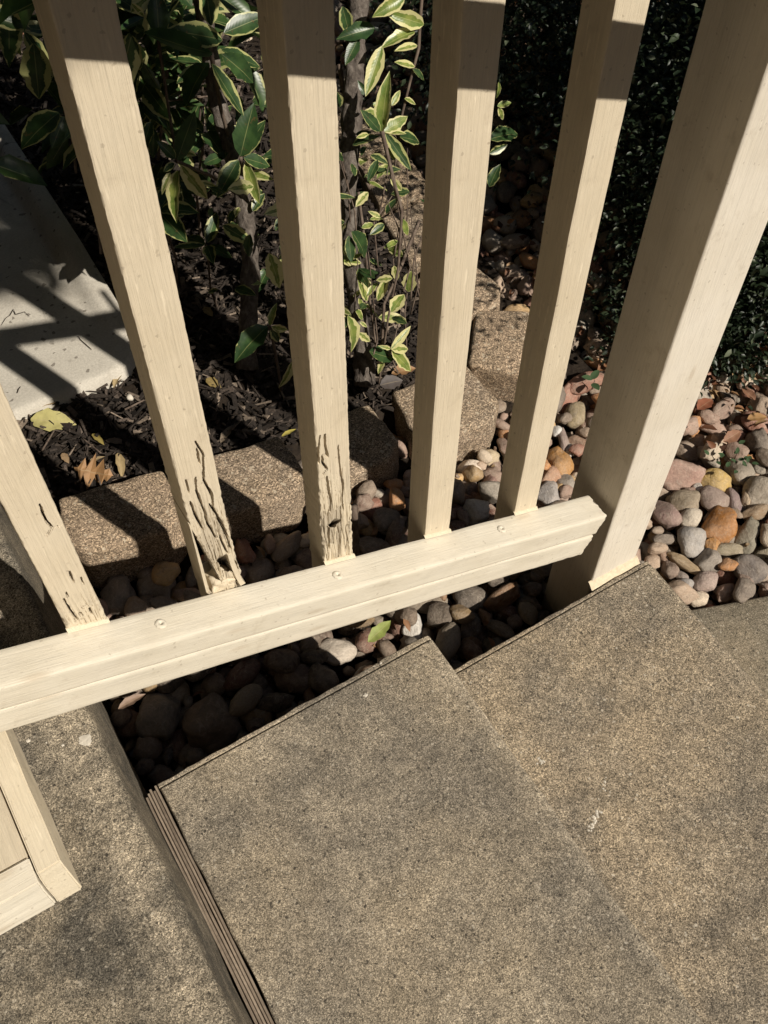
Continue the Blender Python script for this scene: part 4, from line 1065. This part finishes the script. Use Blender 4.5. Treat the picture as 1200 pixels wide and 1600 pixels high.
# the crown above (joined mass of leaves)
def mass(name, spots, n, ln, wd, mat, parent, rnd_uv=True):
    V = []; F = []; UV = []; RN = []
    shape = [(0, 0, 0), (.3, .5, .12), (.3, 0, 0), (.3, -.5, .12), (.68, .42, .1), (.68, 0, -.02), (.68, -.42, .1), (1, 0, -.12)]
    fs = [(0, 2, 1), (0, 3, 2), (1, 2, 5, 4), (2, 3, 6, 5), (4, 5, 7), (5, 6, 7)]
    uvs = [(0, 0), (1, .3), (0, .3), (1, .3), (1, .7), (0, .7), (1, .7), (.6, 1)]
    for _ in range(n):
        p, out = spots()
        d = (out*.6+Vector((random.gauss(0, .6), random.gauss(0, .6), random.gauss(0, .5)))).normalized()
        up_ = Vector((random.gauss(0, .5), random.gauss(-.2, .5), 1)); up_ = (up_-d*up_.dot(d)).normalized(); s_ = up_.cross(d); L = ln*random.uniform(.6, 1.25); W = wd*L/ln
        b = len(V); V += [p+d*x*L+s_*y*W+up_*z*L for x, y, z in shape]; F += [tuple(b+k for k in f) for f in fs]; UV += uvs; RN += [random.random()]*8
    o = mesh(name, V, F, mat, None, True); fattr(o.data, 'rnd', RN)
    uv = o.data.uv_layers.new(name='UVMap'); li = np.empty(len(o.data.loops), np.int32); o.data.loops.foreach_get('vertex_index', li)
    uv.data.foreach_set('uv', np.asarray(UV, np.float32)[li].ravel()); o['kind'] = 'stuff'
    if parent: keep(o, parent)
    return o
def ell(c, rad, shell=.5, clump=None):
    cl = [Vector((random.gauss(0, 1), random.gauss(0, 1), random.gauss(0, 1))).normalized()*random.uniform(shell, 1) for _ in range(clump)] if clump else None
    def f():
        if cl: q = random.choice(cl)+Vector((random.gauss(0, .16), random.gauss(0, .16), random.gauss(0, .16)))
        else:
            q = Vector((random.gauss(0, 1), random.gauss(0, 1), random.gauss(0, 1))).normalized()*random.uniform(shell, 1)
        return Vector(c)+Vector((q.x*rad[0], q.y*rad[1], q.z*rad[2])), q.normalized()
    return f
def outframe(f, m=25):
    def g_():
        while True:
            p, o_ = f(); u, v = px(p)
            if (p-CAMP).dot(FW) < 0 or v < -m or u < -m or u > 1200+m: return p, o_
    return g_
mass('inner_leaves', ell((.34, 1.14, -.04), (.24, .20, .24), .1, 40), 380, .075, .03, LEAF_S, shrub)
mass('crown', ell((.10, .86, .66), (.62, .36, .42), .25, 90), 1500, .075, .03, LEAF_S, shrub)
# unseen tree added to shade the far half of the bed
tree = empty('added_shade_tree', (-1.55, 1.9, -.5))
tag(tree, 'unseen leafy tree added to shade the far half of the bed', 'tree')
tube([(-1.55, 1.9, -.6), (-1.5, 1.9, 1.6), (-1.45, 1.8, 2.3), (-1.3, 1.2, 2.8), (-.9, .3, 2.8), (-.1, -.7, 2.9), (.6, -1.5, 2.9)], [.07, .06, .055, .05, .045, .03, .015], 'trunk', BARK, tree, 12, .2)
def trimmed_crown_pt():
    while True:
        p = Vector((random.uniform(-1.9, 1.6), random.uniform(-2.55, .0), random.uniform(2.62, 3.1)))
        if p.y+p.z < .725+.02*nz(p.x*7, p.z*7) or .934*p.x+.357*p.y > .60+.06*nz(p.y*6, p.z*6, 4): continue  # crown trimmed along the sun direction to shape its shade
        return p, Vector((random.gauss(0, 1), random.gauss(0, 1), 0)).normalized()
mass('crown', trimmed_crown_pt, 14000, .075, .036, LEAF_S, tree)
for bx, pts in HB: tube(pts, [.006]*4, 'bracket', PX, rail, 8)
# unseen hedges, added on three sides to block sky light
HEDGE = plain('hedge core', (.02, .03, .015), .9)
def added_hedge(lab, x0, x1, y0, y1, h):
    root = empty('added_hedge', ((x0+x1)/2, (y0+y1)/2, -.75)); tag(root, lab, 'added_hedge', 'added hedges blocking sky'); del root['group']
    bm = bmesh.new(); bmesh.ops.create_cube(bm, size=1)
    bmesh.ops.subdivide_edges(bm, edges=list(bm.edges), cuts=14, use_grid_fill=True)
    for v in bm.verts:
        p = Vector((x0+(x1-x0)*(v.co.x+.5), y0+(y1-y0)*(v.co.y+.5), -.75+h*(v.co.z+.5)))
        v.co = p+Vector((nz(p.x*2, p.y*2, p.z*2), nz(p.y*2, p.z*2, p.x*2), nz(p.z*2, p.x*2, p.y*2)))*.16
    o = frombm('opaque_core', bm, HEDGE, None, True); keep(o, root)  # solid dark core that stops sky light
    def pt():
        p = Vector((random.uniform(x0, x1), random.uniform(y0, y1), random.uniform(-.7, h-.75))); f = random.choice((0, 1, 2))
        if f == 2: p.z = h-.75
        elif f == 1: p.y = random.choice((y0, y1))
        else: p.x = random.choice((x0, x1))
        n_ = Vector((0, 0, 0)); n_[f] = 1 if p[f] > (x0+x1, y0+y1, h-1.5)[f]/2 else -1
        return p+n_*random.uniform(-.02, .12), n_
    mass('foliage', pt, 5000, .09, .045, EVER, root)
added_hedge('unseen hedge across the walkway behind the photographer', -4, 6, -5.2, -4.2, 3.4)
added_hedge('unseen hedge closing the yard to the right', 3.9, 4.9, -4, 5, 4.2)
added_hedge('unseen hedge at the back of the bed', -3, 3.8, 3.4, 4.2, 4.2)
# dark evergreen shrubs on the right
def evergreen(c, rad, n, lab, ln=.016, clump=120, foot=None, extra=()):
    root = empty('evergreen_shrub', foot or (c[0], c[1], -.57)); tag(root, lab, 'shrub', None)
    f = ell(c, rad, .35, clump)
    def g_():
        while True:
            p, o_ = f()
            if p.z > -.56+random.uniform(0, .06): return p, o_
    mass('foliage', g_, n, ln, ln*.5, EVER, root)
    for (ec, er, en) in extra:
        f = ell(ec, er, .2, 90); mass('foliage', g_, en, ln, ln*.5, EVER, root)
    for k in range(16):
        a = random.uniform(0, 6.28); e = Vector(c)+Vector((math.cos(a)*rad[0]*.8, math.sin(a)*rad[1]*.8, random.uniform(-.5, .5)*rad[2]))
        s_ = Vector((c[0]+random.gauss(0, .04), c[1]+random.gauss(0, .04), -.6)); mid = s_.lerp(e, .5)+Vector((0, 0, .06))
        tube([s_, mid, e], [.006, .004, .0015], 'branch', TWIG, root, 5, .2)
evergreen((1.66, .36, .02), (.66, .52, .62), 60000, 'dense dark small-leaved evergreen shrub to the right of the end post', extra=[((1.40, .62, -.22), (.40, .33, .36), 26000), ((1.16, .44, -.50), (.22, .17, .09), 7000)])
evergreen((1.62, 1.28, -.2), (.66, .52, .40), 42000, 'low dark evergreen shrub at the top of the picture between last baluster and post')

# ------------------------------------------------------------------ fallen leaves, twigs and litter
LITTER = plainleaf('dry leaf scraps', [(0, (.05, .022, .012)), (.4, (.16, .065, .03)), (.75, (.26, .13, .06)), (1, (.36, .24, .12))], .6, .15)
def litter_pt():
    while True:
        x, y = random.uniform(.88, 1.6), random.uniform(.16, .95)
        if .934*x+.357*y < .945+.05*random.random(): continue
        return Vector((x, y, heap.rest(x, y, .004, .8)+.002)), Vector((random.gauss(0, 1), random.gauss(0, 1), .1)).normalized()
tag(mass('leaf_litter', litter_pt, 420, .03, .014, LITTER, None), 'brown dry leaf litter under the evergreen shrub')
def litter_pt2():
    while True:
        x, y = random.uniform(-.19, .6), random.uniform(.02, .36)
        if not allowed(x, y, .006): continue
        return Vector((x, y, heap.rest(x, y, .004, .8)+.002)), Vector((random.gauss(0, 1), random.gauss(0, 1), .1)).normalized()
tag(mass('leaf_litter', litter_pt2, 46, .024, .010, LITTER, None), 'dark leaf scraps among the stones under the rail')
def place_dry(u0, v0, u1, v1, z, wf, col, lab, curl=.15, grp=None, oak=False, cat='fallen leaf'):
    if z == zm: q = onz(u0, v0, zm); z = mulch_z(q.x, q.y)+.011
    a = onz(u0, v0, z); b = onz(u1, v1, z+random.uniform(-.002, .006))
    if oak:
        lob = [(0, .03), (.12, .05), (.2, .30), (.3, .10), (.42, .46), (.55, .12), (.68, .36), (.8, .10), (.9, .16), (1, .0)]
        V = []; F = []; UV = []
        for x, y in lob:
            for s in (-1, 0, 1): V.append((x+.06*abs(s)*(y > .2), s*y, .10*abs(s)*y-.12*x*x+.05*math.sin(9*x+s))); UV.append((abs(s), x))
        for k in range(len(lob)-1):
            for s in (0, 1): F.append((k*3+s, (k+1)*3+s, (k+1)*3+s+1, k*3+s+1))
        me = bpy.data.meshes.new('fallen_leaf'); me.from_pydata(V, [], F); me.materials.append(DRY)
        uv = me.uv_layers.new(name='UVMap')
        for lp in me.loops: uv.data[lp.index].uv = UV[lp.vertex_index]
    else: me = leaf_mesh('fallen_leaf', .40, curl, random.uniform(.2, .6), DRY, wavy=.12)
    o = leaf_between(a, b, me, Vector((random.gauss(0, .25), random.gauss(-.1, .25), 1)), wf, None, 'fallen_leaf')
    o.color = (*col, 1); tag(o, lab, cat, grp); return o
YEL = (.52, .47, .19); TAN = (.40, .28, .14); BRN = (.24, .12, .05); PAL_ = (.52, .44, .28)
zm = -.418
for a in [(48, 655, 116, 660, zm, 1.25, YEL, 'large yellow leaf with cream edge lying flat on the mulch below the splash block'),
          (60, 634, 97, 616, zm, 1.5, TAN, 'tan leaf half under the near edge of the splash block'),
          (20, 632, 44, 626, zm, 1.2, (.45, .38, .2), 'pale olive leaf at the left edge under the splash block'),
          (138, 590, 176, 572, zm, 1.3, TAN, 'curled tan leaf at the rounded corner of the splash block'),
          (178, 606, 192, 568, zm, .6, (.42, .32, .17), 'thin curled strip of leaf beside the second baluster'),
          (138, 727, 162, 710, zm, 1.2, (.45, .34, .19), 'small tan leaf resting on the brown oak leaf'),
          (184, 708, 192, 744, zm, .75, (.44, .33, .17), 'narrow tan leaf standing right of the oak leaf'),
          (224, 765, 255, 750, zm+.03, .7, PAL_, 'pale narrow leaf lying on the edge of the blocks'),
          (252, 763, 268, 747, zm+.03, .5, PAL_, 'thin pale leaf blade beside the second baluster on the blocks'),
          (97, 708, 107, 722, zm, 1.2, (.34, .23, .13), 'small round brown leaf left of the oak leaf'),
          (144, 678, 162, 692, zm, .8, (.36, .28, .08), 'small dull yellow leaf on the mulch above the oak leaf'),
          (165, 688, 200, 690, zm, .8, (.20, .15, .11), 'grey brown leaf in the baluster shadow on the mulch'),
          (228, 745, 240, 748, zm+.01, 1.2, (.42, .30, .14), 'tiny tan leaf scrap at the edge of the blocks'),
          (345, 692, 364, 660, zm, .8, (.22, .17, .12), 'grey tan leaf behind the blocks between second and third balusters'),
          (440, 682, 462, 668, zm+.02, .7, (.45, .38, .08), 'bright yellow leaf beside the middle baluster'),
          (322, 592, 345, 604, zm, 1.3, (.30, .22, .08), 'ochre leaf in the dark between second and third balusters'),
          (318, 480, 332, 492, zm, 1.3, (.28, .20, .09), 'dim brown leaf in the dark under the shrub'),
          (594, 602, 630, 592, zm+.01, 1.6, (.10, .085, .08), 'dark grey leaf behind the third block'),
          (612, 584, 650, 572, zm, 1.2, (.36, .20, .09), 'rust brown leaf under the cream-edged rosette'),
          (22, 570, 34, 540, zm, .5, (.14, .11, .08), 'slim brown blade of debris by the splash block'),
          (575, 1003, 612, 968, -.47, 1.0, (.28, .33, .08), 'yellow green leaf lying on stones under the bottom rail'),
          (185, 1108, 226, 1082, -.45, .8, (.30, .20, .14), 'curled dry brown leaf in the gap beside the landing'),
          (1168, 655, 1200, 648, -.53, 1.3, (.42, .24, .10), 'orange brown leaf at the right edge under the evergreen shrub'),
          (1090, 640, 1115, 620, -.53, 1.3, (.30, .11, .06), 'dark red leaf under the evergreen shrub beside the post'),
          (1130, 690, 1160, 672, -.53, 1.2, (.28, .14, .08), 'brown leaf under the evergreen shrub above the yellow stone'),
          (1180, 625, 1160, 605, -.53, 1.2, (.30, .15, .09), 'russet leaf in the shade at the right edge')]:
    place_dry(*a)
place_dry(116, 732, 173, 743, zm+.004, 1.05, (.38, .21, .09), 'orange brown lobed oak leaf on the mulch left of the second baluster', oak=True)
place_dry(30, 55, 40, 30, -.40, 1.3, (.50, .22, .14), 'salmon pink dead leaf under the shrub near the top left corner')
stick = tube(P3((553, 790, .30), (556, 850, .275), (562, 960, .22), (562, 1024, .185)), [.006, .0055, .0055, .005], 'stick', TWIG, None, 9, .25)
tag(stick, 'brown bare stick poking up behind the rail beside the middle baluster', 'stick')
for pts, r, lab in [(((65, 705, 0), (85, 672, 0)), .0018, 'thin pale twig on the mulch by the leftmost baluster'), (((128, 684, 0), (158, 708, 0)), .0016, 'thin grey twig on the mulch above the oak leaf'), (((152, 742, 0), (160, 765, 0)), .0018, 'short grey twig below the oak leaf'),
                    (((195, 640, 0), (225, 625, 0)), .0022, 'short dark twig near the white pebble'), (((180, 205, 0), (215, 165, 0)), .003, 'dark stick under the shrub near the second baluster')]:
    o = tube([onz(u, v, zm+.004) for u, v, _ in pts], [r, r*.7], 'twig', TWIG, None, 6, .2); tag(o, lab, 'twig')
for pts, lab in [([(2, 508), (9, 497), (16, 492), (21, 483), (24, 491), (32, 489), (38, 487), (46, 494)], 'crooked dark twig with side shoots on the sunlit patch of the splash block'), ([(122, 525), (126, 531), (134, 538), (143, 546)], 'thin dark twig across the second sunlit patch of the splash block'), ([(27, 614), (29, 608), (32, 604)], 'short dark bit of bark near the splash block corner by the leftmost baluster')]:
    o = tube([onz(u, v, ZM+.0018+.0015*random.random()) for u, v in pts], [.0003+.0005*math.sin(3.14*(k+.5)/len(pts)) for k in range(len(pts))], 'twig', DEBRIS, None, 5, .3); tag(o, lab, 'twig')
o = lump('pebble', onz(203, 621, zm+.006), .007, .006, .005, CHALK, None, 4) if 0 else None
bm = bmesh.new(); bmesh.ops.create_icosphere(bm, subdivisions=2, radius=.0065)
for v in bm.verts: v.co *= 1+.35*noise.noise(v.co*200)
o = frombm('pebble', bm, CHALK, None, True, onz(203, 621, zm+.006)); tag(o, 'bright white pebble on the dark mulch', 'pebble')
# dried paint drips stuck to the concrete
def splat(us, z, lab):
    bm = bmesh.new()
    for (u, v, r) in us:
        c = onz(u, v, z); m = bm.verts.new(c+Vector((0, 0, .0004))); ring = []
        N = 14; ph = random.random()*9
        for k in range(N):
            a = k*6.283/N; rr = r*(.7+.9*abs(nz(math.cos(a)*2.5+ph, math.sin(a)*2.5, ph))); ring.append(bm.verts.new(c+Vector((math.cos(a)*rr, math.sin(a)*rr, -.0004))))
        for k in range(N): bm.faces.new((m, ring[k], ring[(k+1) % N]))
    o = frombm('paint_splash', bm, CHALK, None, False); tag(o, lab, 'paint spot'); return o
splat([(132, 1156, .0065), (137, 1158, .005), (128, 1159, .004)], ZL+.0012, 'largest white paint spot on the landing near the rail')
splat([(44, 1157, .0024), (98, 1164, .0018), (72, 1160, .0013)], ZL+.0012, 'row of tiny white paint drops on the landing by the column trim')
sc_ = []
for _ in range(26):
    k = random.random(); sc_.append((935-12*k+random.gauss(0, 2.2), 1266+32*k+random.gauss(0, 1.5), random.uniform(.0008, .0022)))
splat(sc_, ZR+.0012, 'broken streak of white paint on the lower step')
sc_ = [(944+random.gauss(0, 2), 1222+random.gauss(0, 5), random.uniform(.0006, .0016)) for _ in range(9)]+[(845+random.gauss(0, 3), 1190+random.gauss(0, 4), random.uniform(.0006, .002)) for _ in range(12)]
splat(sc_, ZR+.0012, 'scatter of white paint flecks beside the upper step edge')
splat([(571, 1086, .0028), (595, 1036, .0018)], ZC+.0012, 'pair of white paint flecks on the upper step near the rail')
# seedlings among the stones
def seedling(u, v, z, n, lab, L=.016):
    root = empty('seedling', onz(u, v, z)); tag(root, lab, 'seedling')
    for k in range(n):
        a = k*6.283/n+random.random()*.5; d = Vector((math.cos(a), math.sin(a), .35)).normalized(); p = root.location+Vector((random.gauss(0, .0012)*n, random.gauss(0, .0012)*n, .012+random.uniform(0, .02)))+d*.004
        leaf_between(p, p+d*L*random.uniform(.8, 1.2), SEED, Vector((0, 0, 1)), 1.2, root)
    tube([root.location, root.location+Vector((.001, 0, .025))], [.0012, .0008], 'stem', TWIG, root, 5)
SEEDM = plain('seedling green', (.04, .075, .028)); SEED = leaf_mesh('leaf', .5, .1, .2, SEEDM)
seedling(836, 190, -.53, 5, 'tiny green five-leaved seedling between fourth and fifth balusters')
seedling(858, 150, -.53, 9, 'grey green seedling cluster near the top of the last baluster', .02)
seedling(1065, 20, -.45, 8, 'pale green sprig at the top beside the end post', .02)
seedling(925, 608, -.54, 3, 'small green sprig on stones just left of the end post', .022)
seedling(1145, 722, -.53, 18, 'green evergreen sprig hanging over the dull grey stone', .012)
